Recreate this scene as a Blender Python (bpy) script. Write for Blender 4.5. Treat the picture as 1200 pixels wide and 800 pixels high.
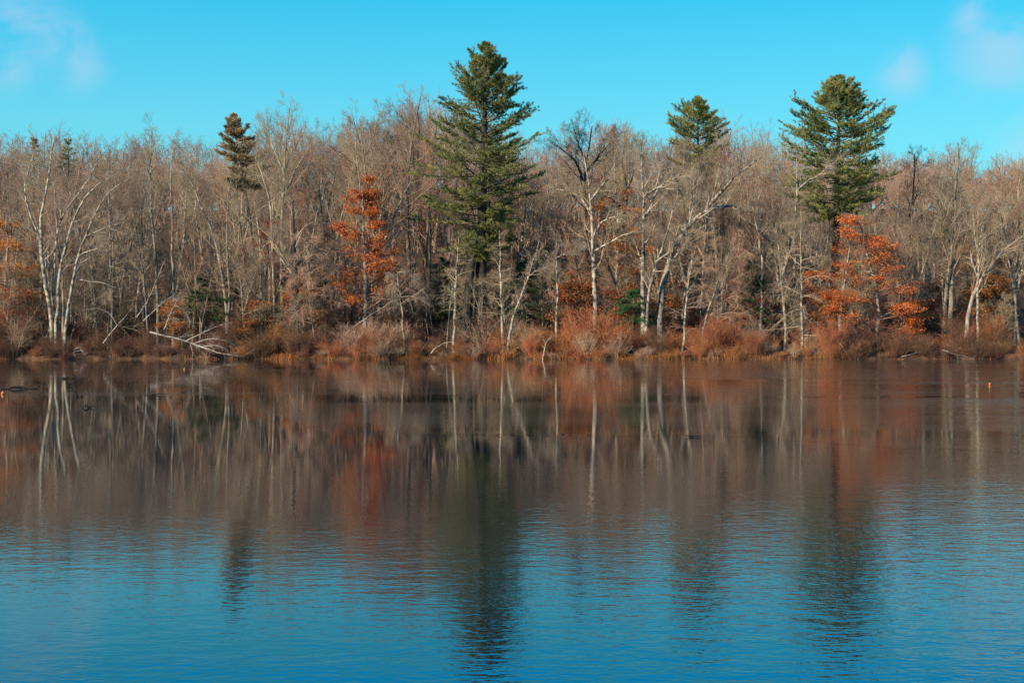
import bpy, math, random
import numpy as np

sc = bpy.context.scene
for o in list(bpy.data.objects):
    bpy.data.objects.remove(o)
COL = sc.collection

# ------------------------------------------------------------------ camera, sky, sun, exposure
CAM_Z, FPX, HOR = 1.65, 1667.0, 396.0          # eye height, focal length in photo pixels, horizon row
cd = bpy.data.cameras.new('camera'); cam = bpy.data.objects.new('camera', cd); COL.objects.link(cam)
cd.lens, cd.sensor_width, cd.clip_start, cd.clip_end = 50.0, 36.0, 0.1, 6000.0
cam.location = (0, 0, CAM_Z)
cam.rotation_euler = (math.radians(90) - math.atan(4.0 / FPX), 0, 0)
sc.camera = cam

SUN = np.array([-0.68, -0.62, 0.41]); SUN /= np.linalg.norm(SUN)
sun_el = math.asin(SUN[2]); sun_rot = math.atan2(SUN[0], SUN[1])
W = bpy.data.worlds.new('World'); sc.world = W; W.use_nodes = True
nt = W.node_tree; nt.nodes.clear()
N = nt.nodes.new; LK = nt.links.new
wo = N('ShaderNodeOutputWorld'); bg = N('ShaderNodeBackground'); bg.inputs[1].default_value = 0.085
sky = N('ShaderNodeTexSky'); sky.sky_type = 'NISHITA'; sky.sun_disc = False
sky.sun_elevation = sun_el; sky.sun_rotation = sun_rot
sky.air_density, sky.dust_density, sky.ozone_density = 1.0, 0.2, 2.0
tint = N('ShaderNodeMix'); tint.data_type = 'RGBA'; tint.blend_type = 'MULTIPLY'
tint.inputs[0].default_value = 1.0
LK(sky.outputs[0], tint.inputs[6])
# thin clouds: a few soft wisps in fixed directions of the sky
geo = N('ShaderNodeTexCoord')
nrm = N('ShaderNodeVectorMath'); nrm.operation = 'NORMALIZE'; LK(geo.outputs['Generated'], nrm.inputs[0])
sepz = N('ShaderNodeSeparateXYZ'); LK(nrm.outputs[0], sepz.inputs[0])
ramp = N('ShaderNodeValToRGB'); LK(sepz.outputs[2], ramp.inputs[0])
e = ramp.color_ramp.elements
e[0].position = 0.0; e[0].color = (.38, .98, .90, 1)
e[1].position = 1.0; e[1].color = (.30, .70, 1.0, 1)
for p_, c_ in ((.12, (.29, 1.0, .93, 1)), (.228, (.105, .93, .98, 1)), (.252, (.0, 1.10, 1.70, 1)), (.45, (.0, .92, 1.85, 1)), (.62, (.12, .75, 1.2, 1))):  # extra bright blue added above the view to colour the water's reflection
    k_ = e.new(p_); k_.color = c_
sc2 = N('ShaderNodeVectorMath'); sc2.operation = 'SCALE'; sc2.inputs['Scale'].default_value = 1.22
LK(ramp.outputs[0], sc2.inputs[0]); LK(sc2.outputs[0], tint.inputs[7])
mp = N('ShaderNodeMapping'); mp.inputs['Scale'].default_value = (1.0, 1.0, 1.5); LK(nrm.outputs[0], mp.inputs[0])
nz = N('ShaderNodeTexNoise'); nz.inputs['Scale'].default_value = 13.0; nz.inputs['Detail'].default_value = 6.0
nz.inputs['Distortion'].default_value = 0.7; nz.inputs['Roughness'].default_value = 0.52
LK(mp.outputs[0], nz.inputs['Vector'])
acc = None
for (cx, cy, rad) in ((25, 26, 0.042), (62, 40, 0.040), (88, 70, 0.03), (5, 70, 0.03), (1058, 84, 0.026), (1175, 60, 0.050), (1192, 18, 0.034), (1140, 24, .022), (1192, 165, 0.03)):
    d = np.array([(cx - 600) / FPX, 1.0, (HOR - cy) / FPX]); d /= np.linalg.norm(d)
    ds = N('ShaderNodeVectorMath'); ds.operation = 'DISTANCE'; ds.inputs[1].default_value = tuple(d)
    LK(nrm.outputs[0], ds.inputs[0])
    mr = N('ShaderNodeMapRange'); mr.interpolation_type = 'SMOOTHSTEP'
    mr.inputs[1].default_value = 0.0; mr.inputs[2].default_value = rad
    mr.inputs[3].default_value = 1.0; mr.inputs[4].default_value = 0.0
    LK(ds.outputs['Value'], mr.inputs[0])
    if acc is None: acc = mr.outputs[0]
    else:
        a = N('ShaderNodeMath'); a.operation = 'MAXIMUM'; LK(acc, a.inputs[0]); LK(mr.outputs[0], a.inputs[1]); acc = a.outputs[0]
cr = N('ShaderNodeMapRange'); cr.interpolation_type = 'SMOOTHSTEP'
cr.inputs[1].default_value, cr.inputs[2].default_value = 0.40, 0.60
cr.inputs[3].default_value, cr.inputs[4].default_value = 0.0, 0.46
LK(nz.outputs[0], cr.inputs[0])
cm = N('ShaderNodeMath'); cm.operation = 'MULTIPLY'; LK(acc, cm.inputs[0]); LK(cr.outputs[0], cm.inputs[1])
cmix = N('ShaderNodeMix'); cmix.data_type = 'RGBA'; cmix.inputs[7].default_value = (4.2, 5.1, 6.6, 1)
# evens the sky out from left to right: an elevation gradient with an added blue band, mixed with the Nishita sky
grad = N('ShaderNodeValToRGB'); LK(sepz.outputs[2], grad.inputs[0])
e = grad.color_ramp.elements
e[0].position = 0.0; e[0].color = (.190, .540, .625, 1)
e[1].position = 1.0; e[1].color = (.03, .09, .20, 1)
for p_, c_ in ((.145, (.128, .505, .650, 1)), (.180, (.088, .470, .665, 1)), (.2315, (.034, .425, .665, 1)), (.244, (.0, .50, 1.12, 1)), (.38, (.0, .44, 1.05, 1)), (.55, (.02, .15, .33, 1))):  # blue band higher up is added, unseen except as reflected in the water
    k_ = e.new(p_); k_.color = c_
g10 = N('ShaderNodeVectorMath'); g10.operation = 'SCALE'; g10.inputs['Scale'].default_value = 10.2; LK(grad.outputs[0], g10.inputs[0])
even = N('ShaderNodeMix'); even.data_type = 'RGBA'; even.inputs[0].default_value = 0.7
LK(tint.outputs[2], even.inputs[6]); LK(g10.outputs[0], even.inputs[7])
LK(cm.outputs[0], cmix.inputs[0]); LK(even.outputs[2], cmix.inputs[6])
LK(cmix.outputs[2], bg.inputs[0]); LK(bg.outputs[0], wo.inputs[0])

sl = bpy.data.lights.new('sun', 'SUN'); sl.energy = 5.0; sl.angle = math.radians(0.53); sl.color = (1.0, 0.84, 0.64)
so = bpy.data.objects.new('sun', sl); COL.objects.link(so)
from mathutils import Vector
so.rotation_euler = Vector(SUN).to_track_quat('Z', 'Y').to_euler()
so.location = (-60, -60, 60)

vs = sc.view_settings
vs.view_transform = 'Standard'; vs.look = 'None'; vs.exposure = 0.66; vs.gamma = 1.0; vs.use_curve_mapping = False
cy_ = sc.cycles
cy_.max_bounces = 5; cy_.diffuse_bounces = 2; cy_.glossy_bounces = 3; cy_.transmission_bounces = 2; cy_.transparent_max_bounces = 4
cy_.use_adaptive_sampling = False; cy_.adaptive_threshold = 0.02
cy_.use_denoising = True; cy_.denoiser = 'OPENIMAGEDENOISE'; cy_.denoising_input_passes = 'RGB_ALBEDO_NORMAL'; cy_.denoising_prefilter = 'NONE'
cy_.caustics_reflective = False; cy_.caustics_refractive = False

# ------------------------------------------------------------------ helpers
def px(x, y, D):
    """a point at distance D (m) seen at photo pixel x, y"""
    return np.array([(x - 600) / FPX * D, D, CAM_Z + (HOR - y) / FPX * D])

def shore(x):
    x = np.asarray(x, float)
    base = 110.0 - 0.03 * x
    return base + 0.55 * np.sin(x * 0.21 + 1) + 0.35 * np.sin(x * 0.57) + 0.2 * np.sin(x * 1.31 + 2) + 0.12 * np.sin(x * 2.7)

def ground_z(x, y):
    x = np.asarray(x, float); y = np.asarray(y, float)
    s = y - shore(x)
    z = np.interp(s, [-60, -12, -2.0, -0.25, 0.15, 0.8, 3, 10, 30, 55, 85, 120, 170, 300, 900, 3000],
                  [-2.2, -1.6, -0.7, -0.10, 0.22, 0.42, 0.62, 1.2, 3.2, 9.0, 17.5, 23.0, 22.5, 18, 16, 16])
    near = np.interp(y, [-3000, -40, -6, -2.2, 0.5, 4], [6, 2.5, 0.6, 0.05, -0.7, -2.2])
    z = np.where(y < 4, np.maximum(z, near), z)
    amp = np.clip(s, 0, 8) / 8
    z = z + amp * (0.16 * np.sin(x * 0.7 + y * 0.4) + 0.12 * np.sin(x * 1.7 - y * 1.1) + 0.3 * np.sin(x * 0.13 + 0.5) * np.clip(s / 30, 0, 1))
    return z

class Acc:
    """gathers quads and triangles and links them as one mesh object"""
    def __init__(s): s.v = []; s.q = []; s.t = []; s.n = 0; s.qm = []; s.tm = []
    def quads(s, V, F, mi=0):
        s.v.append(V); s.q.append(F + s.n); s.n += len(V); s.qm.append(np.full(len(F), mi))
    def tris(s, V, F, mi=0):
        s.v.append(V); s.t.append(F + s.n); s.n += len(V); s.tm.append(np.full(len(F), mi))
    def merge(s, other, M, tr):
        s.v.append(np.concatenate(other.v) @ M.T + tr)
        for f, m in zip(other.q, other.qm): s.q.append(f + s.n); s.qm.append(m)
        for f, m in zip(other.t, other.tm): s.t.append(f + s.n); s.tm.append(m)
        s.n += len(s.v[-1])
    def mesh(s, name, mats, smooth=False):
        V = np.concatenate(s.v).astype(np.float32)
        q = np.concatenate(s.q) if s.q else np.zeros((0, 4), int)
        t = np.concatenate(s.t) if s.t else np.zeros((0, 3), int)
        me = bpy.data.meshes.new(name)
        me.vertices.add(len(V)); me.vertices.foreach_set('co', V.ravel())
        li = np.concatenate([q.ravel(), t.ravel()]).astype(np.int32)
        me.loops.add(len(li)); me.loops.foreach_set('vertex_index', li)
        ls = np.concatenate([np.arange(len(q)) * 4, len(q) * 4 + np.arange(len(t)) * 3]).astype(np.int32)
        me.polygons.add(len(ls)); me.polygons.foreach_set('loop_start', ls)
        mi = np.concatenate([np.concatenate(s.qm) if s.qm else np.zeros(0), np.concatenate(s.tm) if s.tm else np.zeros(0)]).astype(np.int32)
        me.polygons.foreach_set('material_index', mi)
        if smooth: me.polygons.foreach_set('use_smooth', np.ones(len(ls), bool))
        for m in (mats if isinstance(mats, (list, tuple)) else [mats]): me.materials.append(m)
        me.update(calc_edges=True)
        return me

def nrmz(a): return a / np.maximum(np.linalg.norm(a, axis=-1, keepdims=True), 1e-9)

def tubes(acc, P, R, k, mi=0):
    B, n = P.shape[:2]
    T = nrmz(np.gradient(P, axis=1))
    over = nrmz(P[:, -1] - P[:, 0])
    ref = np.where(np.abs(over[:, 2:3]) < 0.8, np.array([[0, 0, 1.0]]), np.array([[1.0, 0, 0]]))[:, None, :]
    U = nrmz(np.cross(T, np.broadcast_to(ref, T.shape))); V = np.cross(T, U)
    a = np.arange(k) * 2 * math.pi / k
    ring = P[:, :, None] + R[:, :, None, None] * (np.cos(a)[None, None, :, None] * U[:, :, None] + np.sin(a)[None, None, :, None] * V[:, :, None])
    b = np.arange(B)[:, None, None] * (n * k); i = np.arange(n - 1)[None, :, None] * k; j = np.arange(k)[None, None, :]; j2 = (j + 1) % k
    F = np.stack([b + i + j, b + i + j2, b + i + k + j2, b + i + k + j], -1).reshape(-1, 4)
    acc.quads(ring.reshape(-1, 3), F, mi)

def grow(rng, P, R, n_per, t0, t1, ang, length, npts, wob, up, rr, tip=0.25, flat=0.0, rmin=0.003, pw=1.0):
    """children branches for a batch of parent branches; length: (parent length, t) -> metres"""
    B, n = P.shape[:2]
    pi = np.repeat(np.arange(B), n_per); C = len(pi)
    t = t0 + (t1 - t0) * ((np.tile(np.arange(n_per), B) + rng.random(C)) / n_per) ** pw
    f = t * (n - 1); i0 = np.minimum(f.astype(int), n - 2); w = (f - i0)[:, None]
    pos = P[pi, i0] * (1 - w) + P[pi, i0 + 1] * w
    T = nrmz(P[pi, i0 + 1] - P[pi, i0])
    rad = R[pi, i0] * (1 - w[:, 0]) + R[pi, i0 + 1] * w[:, 0]
    plen = np.linalg.norm(np.diff(P, axis=1), axis=2).sum(1)[pi]
    rnd = nrmz(rng.normal(size=(C, 3)))
    lat = nrmz(np.cross(T, rnd))
    hl = nrmz(np.cross(T, np.array([0, 0, 1.0])) + 1e-6)
    sgn = np.where(np.arange(C) % 2 == 0, 1.0, -1.0)[:, None]
    lat = nrmz(lat * (1 - flat) + hl * sgn * flat)
    A = rng.uniform(ang[0], ang[1], C)[:, None]
    d = T * np.cos(A) + lat * np.sin(A)
    L = length(plen, t) * rng.uniform(0.65, 1.2, C)
    Q = np.zeros((C, npts, 3)); Q[:, 0] = pos; p = pos
    for j in range(1, npts):
        d = nrmz(d + rng.normal(size=(C, 3)) * wob + np.array([0, 0, up]))
        p = p + d * (L / (npts - 1))[:, None]; Q[:, j] = p
    R0 = np.maximum(rad * rr, rmin)
    s = np.linspace(0, 1, npts)[None, :]
    return Q, R0[:, None] * (1 - (1 - tip) * s)

def resample(pts, n):
    pts = np.asarray(pts, float)
    s = np.concatenate([[0], np.cumsum(np.linalg.norm(np.diff(pts, axis=0), axis=1))]); u = np.linspace(0, s[-1], n)
    Q = np.stack([np.interp(u, s, pts[:, c]) for c in range(3)], 1)
    K = Q.copy()
    for _ in range(2): K[1:-1] = 0.25 * K[:-2] + 0.5 * K[1:-1] + 0.25 * K[2:]
    return K

# ------------------------------------------------------------------ materials
def mat(name, cols, scale=3.0, rough=0.85, stretch=(1, 1, 1), vary=0.25, detail=4.0, lo=0.35, hi=0.65, trans=0.0, spec=0.3, bump=0.0):
    m = bpy.data.materials.new(name); m.use_nodes = True
    t = m.node_tree; b = t.nodes['Principled BSDF']
    tc = t.nodes.new('ShaderNodeTexCoord'); mpn = t.nodes.new('ShaderNodeMapping'); mpn.inputs['Scale'].default_value = stretch
    t.links.new(tc.outputs['Object'], mpn.inputs[0])
    n = t.nodes.new('ShaderNodeTexNoise'); n.inputs['Scale'].default_value = scale; n.inputs['Detail'].default_value = detail
    t.links.new(mpn.outputs[0], n.inputs['Vector'])
    r = t.nodes.new('ShaderNodeValToRGB'); el = r.color_ramp.elements
    el[0].position, el[1].position = lo, hi
    el[0].color = (*cols[0], 1); el[1].color = (*cols[-1], 1)
    for k in range(1, len(cols) - 1):
        e = el.new(lo + (hi - lo) * k / (len(cols) - 1)); e.color = (*cols[k], 1)
    t.links.new(n.outputs[0], r.inputs[0])
    oi = t.nodes.new('ShaderNodeObjectInfo'); hs = t.nodes.new('ShaderNodeHueSaturation')
    m1 = t.nodes.new('ShaderNodeMapRange'); m1.inputs[3].default_value = 1 - vary; m1.inputs[4].default_value = 1 + vary
    t.links.new(oi.outputs['Random'], m1.inputs[0]); t.links.new(m1.outputs[0], hs.inputs['Value'])
    m2 = t.nodes.new('ShaderNodeMath'); m2.operation = 'MULTIPLY_ADD'; m2.inputs[1].default_value = 0.03 * vary * 4; m2.inputs[2].default_value = 0.5 - 0.015 * vary * 4
    fr = t.nodes.new('ShaderNodeMath'); fr.operation = 'MULTIPLY'; fr.inputs[1].default_value = 7.31
    fr2 = t.nodes.new('ShaderNodeMath'); fr2.operation = 'FRACT'
    t.links.new(oi.outputs['Random'], fr.inputs[0]); t.links.new(fr.outputs[0], fr2.inputs[0]); t.links.new(fr2.outputs[0], m2.inputs[0])
    t.links.new(m2.outputs[0], hs.inputs['Hue'])
    t.links.new(r.outputs[0], hs.inputs['Color']); t.links.new(hs.outputs[0], b.inputs['Base Color'])
    b.inputs['Roughness'].default_value = rough; b.inputs['Specular IOR Level'].default_value = spec
    if bump:
        bn = t.nodes.new('ShaderNodeBump'); bn.inputs['Strength'].default_value = bump; bn.inputs['Distance'].default_value = 0.03
        t.links.new(n.outputs[0], bn.inputs['Height']); t.links.new(bn.outputs[0], b.inputs['Normal'])
    if trans:
        tr = t.nodes.new('ShaderNodeBsdfTranslucent'); t.links.new(hs.outputs[0], tr.inputs[0])
        mx = t.nodes.new('ShaderNodeMixShader'); mx.inputs[0].default_value = trans
        o = t.nodes['Material Output']
        t.links.new(b.outputs[0], mx.inputs[1]); t.links.new(tr.outputs[0], mx.inputs[2]); t.links.new(mx.outputs[0], o.inputs[0])
    return m

M = {}
M['bark_pale'] = mat('bark_pale', [(.035, .03, .026), (.20, .17, .13), (.37, .32, .25)], 2.3, stretch=(1.6, 1.6, 1.3), lo=.36, hi=.60, vary=.2)
M['bark_grey'] = mat('bark_grey', [(.09, .078, .062), (.22, .185, .145), (.34, .29, .23)], 2.0, stretch=(3, 3, .8), vary=.3)
M['bark_brown'] = mat('bark_brown', [(.07, .052, .04), (.16, .12, .09), (.24, .185, .14)], 2.0, stretch=(3, 3, .8), vary=.3)
M['bark_dark'] = mat('bark_dark', [(.010, .010, .010), (.025, .024, .022), (.045, .04, .035)], 2.5, stretch=(3, 3, .6), vary=.2, bump=.5)
M['twig_pale'] = mat('twig_pale', [(.29, .225, .165), (.42, .335, .25)], .8, vary=.15)
M['twig_grey'] = mat('twig_grey', [(.215, .16, .102), (.38, .30, .20)], .5, vary=.22)
M['twig_pink'] = mat('twig_pink', [(.265, .168, .108), (.43, .285, .19)], .5, vary=.2)
M['twig_red'] = mat('twig_red', [(.21, .10, .065), (.32, .17, .11)], .5, vary=.2)
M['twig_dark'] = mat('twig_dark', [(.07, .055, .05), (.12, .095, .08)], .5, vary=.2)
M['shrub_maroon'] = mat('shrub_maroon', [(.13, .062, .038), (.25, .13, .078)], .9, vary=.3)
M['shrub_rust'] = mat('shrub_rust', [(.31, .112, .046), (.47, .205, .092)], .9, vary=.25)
M['shrub_tan'] = mat('shrub_tan', [(.32, .20, .13), (.48, .34, .23)], .9, vary=.2)
M['leaf_orange'] = mat('leaf_orange', [(.34, .085, .024), (.60, .175, .04), (.68, .29, .08)], 2.4, vary=.12, trans=.3, rough=.6)
M['leaf_brown'] = mat('leaf_brown', [(.22, .06, .025), (.38, .11, .035), (.44, .18, .06)], 2.0, vary=.2, trans=.3, rough=.6)
M['needle'] = mat('needle', [(.07, .105, .038), (.185, .21, .062), (.32, .30, .095)], .8, vary=.12, trans=.2, rough=.5, lo=.32, hi=.66)
M['needle_brown'] = mat('needle_brown', [(.15, .13, .06), (.32, .235, .11), (.44, .30, .15)], .9, vary=.12, trans=.12, rough=.5)
M['needle_green'] = mat('needle_green', [(.014, .045, .016), (.04, .085, .026), (.07, .11, .035)], .9, vary=.2, trans=.12, rough=.5)
M['grass'] = mat('grass', [(.20, .07, .022), (.38, .14, .04), (.46, .25, .09)], .35, vary=.1, trans=.2)
M['driftwood'] = mat('driftwood', [(.006, .006, .006), (.016, .014, .012)], 8, vary=.2)
M['deadwood'] = mat('deadwood', [(.10, .085, .07), (.34, .295, .245), (.46, .41, .35)], 3.0, vary=.1)
M['buoy_orange'] = mat('buoy_orange', [(.55, .10, .015), (.62, .14, .02)], 3, vary=.0, rough=.4, spec=.5)
M['buoy_cap'] = mat('buoy_cap', [(.6, .58, .5), (.7, .68, .6)], 3, vary=.0, rough=.4)
M['stain'] = mat('stain', [(.03, .03, .03), (.06, .055, .05)], 3)

def m_ground():
    m = mat('leaf_litter', [(.028, .018, .012), (.075, .040, .022), (.14, .07, .034)], 1.3, vary=0, detail=8, bump=.6)
    return m
def m_water():
    m = bpy.data.materials.new('lake_water'); m.use_nodes = True; t = m.node_tree; b = t.nodes['Principled BSDF']
    b.inputs['Base Color'].default_value = (.0006, .009, .018, 1); b.inputs['Roughness'].default_value = 0.03; b.inputs['IOR'].default_value = 1.52
    g = t.nodes.new('ShaderNodeNewGeometry')
    prev = None
    #       scale xyz            noise  strength(distance)
    layers = [((2.0, 3.2, 1), 1.0, .0022), ((5.5, 9, 1), 1.0, .0018), ((14, 22, 1), 1.0, .0010)]
    hsum = None
    for (s, ns, amp) in layers:
        mpn = t.nodes.new('ShaderNodeMapping'); mpn.inputs['Scale'].default_value = s; mpn.inputs['Rotation'].default_value = (0, 0, 0.12)
        t.links.new(g.outputs['Position'], mpn.inputs[0])
        n = t.nodes.new('ShaderNodeTexNoise'); n.inputs['Scale'].default_value = ns; n.inputs['Detail'].default_value = 1.5; n.inputs['Distortion'].default_value = .4
        t.links.new(mpn.outputs[0], n.inputs['Vector'])
        a = t.nodes.new('ShaderNodeMath'); a.operation = 'MULTIPLY'; a.inputs[1].default_value = amp; t.links.new(n.outputs[0], a.inputs[0])
        if hsum is None: hsum = a.outputs[0]
        else:
            ad = t.nodes.new('ShaderNodeMath'); ad.operation = 'ADD'; t.links.new(hsum, ad.inputs[0]); t.links.new(a.outputs[0], ad.inputs[1]); hsum = ad.outputs[0]
    # gusts: ripples are weaker on the left and towards the ice, stronger on the right
    sep = t.nodes.new('ShaderNodeSeparateXYZ'); t.links.new(g.outputs['Position'], sep.inputs[0])
    gx = t.nodes.new('ShaderNodeMapRange'); gx.interpolation_type = 'SMOOTHSTEP'
    gx.inputs[1].default_value, gx.inputs[2].default_value, gx.inputs[3].default_value, gx.inputs[4].default_value = -2, 6, .65, 1.6
    t.links.new(sep.outputs[0], gx.inputs[0])
    gy = t.nodes.new('ShaderNodeMapRange'); gy.interpolation_type = 'SMOOTHSTEP'
    gy.inputs[1].default_value, gy.inputs[2].default_value, gy.inputs[3].default_value, gy.inputs[4].default_value = 9, 22, 1.35, .12
    nb = t.nodes.new('ShaderNodeTexNoise'); nb.inputs['Scale'].default_value = .22; nb.inputs['Detail'].default_value = 3
    t.links.new(g.outputs['Position'], nb.inputs['Vector'])
    sh = t.nodes.new('ShaderNodeMath'); sh.operation = 'MULTIPLY_ADD'; sh.inputs[1].default_value = -9.0
    yoff = t.nodes.new('ShaderNodeMath'); yoff.operation = 'MULTIPLY_ADD'; yoff.inputs[1].default_value = -0.28; 
    t.links.new(sep.outputs[0], yoff.inputs[0]); t.links.new(sep.outputs[1], yoff.inputs[2])
    yo2 = t.nodes.new('ShaderNodeMath'); yo2.operation = 'ADD'; yo2.inputs[1].default_value = 4.5; t.links.new(yoff.outputs[0], yo2.inputs[0])
    t.links.new(nb.outputs[0], sh.inputs[0]); t.links.new(yo2.outputs[0], sh.inputs[2]); t.links.new(sh.outputs[0], gy.inputs[0])
    mm = t.nodes.new('ShaderNodeMath'); mm.operation = 'MULTIPLY'; t.links.new(gx.outputs[0], mm.inputs[0]); t.links.new(gy.outputs[0], mm.inputs[1])
    bn = t.nodes.new('ShaderNodeBump'); bn.inputs['Distance'].default_value = 1.0
    t.links.new(mm.outputs[0], bn.inputs['Strength']); t.links.new(hsum, bn.inputs['Height']); t.links.new(bn.outputs[0], b.inputs['Normal'])
    return m
def m_ice():
    m = bpy.data.materials.new('thin_ice'); m.use_nodes = True; t = m.node_tree; b = t.nodes['Principled BSDF']
    g = t.nodes.new('ShaderNodeNewGeometry')
    mpn = t.nodes.new('ShaderNodeMapping'); mpn.inputs['Scale'].default_value = (.05, .22, 1); t.links.new(g.outputs['Position'], mpn.inputs[0])
    n = t.nodes.new('ShaderNodeTexNoise'); n.inputs['Scale'].default_value = 1.0; n.inputs['Detail'].default_value = 5; t.links.new(mpn.outputs[0], n.inputs['Vector'])
    r = t.nodes.new('ShaderNodeValToRGB'); r.color_ramp.elements[0].position = .38; r.color_ramp.elements[1].position = .68
    r.color_ramp.elements[0].color = (.020, .018, .016, 1); r.color_ramp.elements[1].color = (.052, .049, .045, 1)
    t.links.new(n.outputs[0], r.inputs[0]); t.links.new(r.outputs[0], b.inputs['Base Color'])
    rr = t.nodes.new('ShaderNodeMapRange'); rr.inputs[1].default_value, rr.inputs[2].default_value, rr.inputs[3].default_value, rr.inputs[4].default_value = .35, .7, .03, .09
    t.links.new(n.outputs[0], rr.inputs[0]); t.links.new(rr.outputs[0], b.inputs['Roughness'])
    b.inputs['IOR'].default_value = 1.31
    m2 = t.nodes.new('ShaderNodeMapping'); m2.inputs['Scale'].default_value = (.35, 1.6, 1); t.links.new(g.outputs['Position'], m2.inputs[0])
    n2 = t.nodes.new('ShaderNodeTexNoise'); n2.inputs['Scale'].default_value = 1.0; n2.inputs['Detail'].default_value = 3; t.links.new(m2.outputs[0], n2.inputs['Vector'])
    sx = t.nodes.new('ShaderNodeSeparateXYZ'); t.links.new(g.outputs['Position'], sx.inputs[0])
    wx = t.nodes.new('ShaderNodeMapRange'); wx.interpolation_type = 'SMOOTHSTEP'
    wx.inputs[1].default_value, wx.inputs[2].default_value, wx.inputs[3].default_value, wx.inputs[4].default_value = 4, 15, 0, 1
    t.links.new(sx.outputs[0], wx.inputs[0])
    wn = t.nodes.new('ShaderNodeMapRange'); wn.interpolation_type = 'SMOOTHSTEP'
    wn.inputs[1].default_value, wn.inputs[2].default_value, wn.inputs[3].default_value, wn.inputs[4].default_value = .40, .56, 0.10, 1
    t.links.new(n.outputs[0], wn.inputs[0])
    wm = t.nodes.new('ShaderNodeMath'); wm.operation = 'MULTIPLY'; t.links.new(wx.outputs[0], wm.inputs[0]); t.links.new(wn.outputs[0], wm.inputs[1])
    m3 = t.nodes.new('ShaderNodeMapping'); m3.inputs['Scale'].default_value = (1.6, 4.5, 1); t.links.new(g.outputs['Position'], m3.inputs[0])
    n3 = t.nodes.new('ShaderNodeTexNoise'); n3.inputs['Scale'].default_value = 1.0; n3.inputs['Detail'].default_value = 2; t.links.new(m3.outputs[0], n3.inputs['Vector'])
    h3 = t.nodes.new('ShaderNodeMath'); h3.operation = 'MULTIPLY'; t.links.new(wm.outputs[0], h3.inputs[0]); t.links.new(n3.outputs[0], h3.inputs[1])
    h3b = t.nodes.new('ShaderNodeMath'); h3b.operation = 'MULTIPLY'; h3b.inputs[1].default_value = 26.0; t.links.new(h3.outputs[0], h3b.inputs[0])
    h4 = t.nodes.new('ShaderNodeMath'); h4.operation = 'ADD'; t.links.new(h3b.outputs[0], h4.inputs[0]); t.links.new(n2.outputs[0], h4.inputs[1])
    bn = t.nodes.new('ShaderNodeBump'); bn.inputs['Distance'].default_value = .0012; bn.inputs['Strength'].default_value = .8
    t.links.new(h4.outputs[0], bn.inputs['Height']); t.links.new(bn.outputs[0], b.inputs['Normal'])
    return m

# ------------------------------------------------------------------ object makers
def link(name, me, parent=None):
    o = bpy.data.objects.new(name, me); COL.objects.link(o)
    if parent is not None: o.parent = parent
    return o
def thing(name, label, cat, loc, group=None, rz=0.0, s=1.0):
    o = bpy.data.objects.new(name, None); COL.objects.link(o); o.empty_display_size = .3
    o.location = tuple(loc); o.rotation_euler = (0, 0, rz); o.scale = (s, s, s) if np.isscalar(s) else s
    o['label'] = label; o['category'] = cat
    if group: o['group'] = group
    return o
def tag(o, label, cat, group=None, kind=None):
    o['label'] = label; o['category'] = cat
    if group: o['group'] = group
    if kind: o['kind'] = kind
    return o

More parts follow.
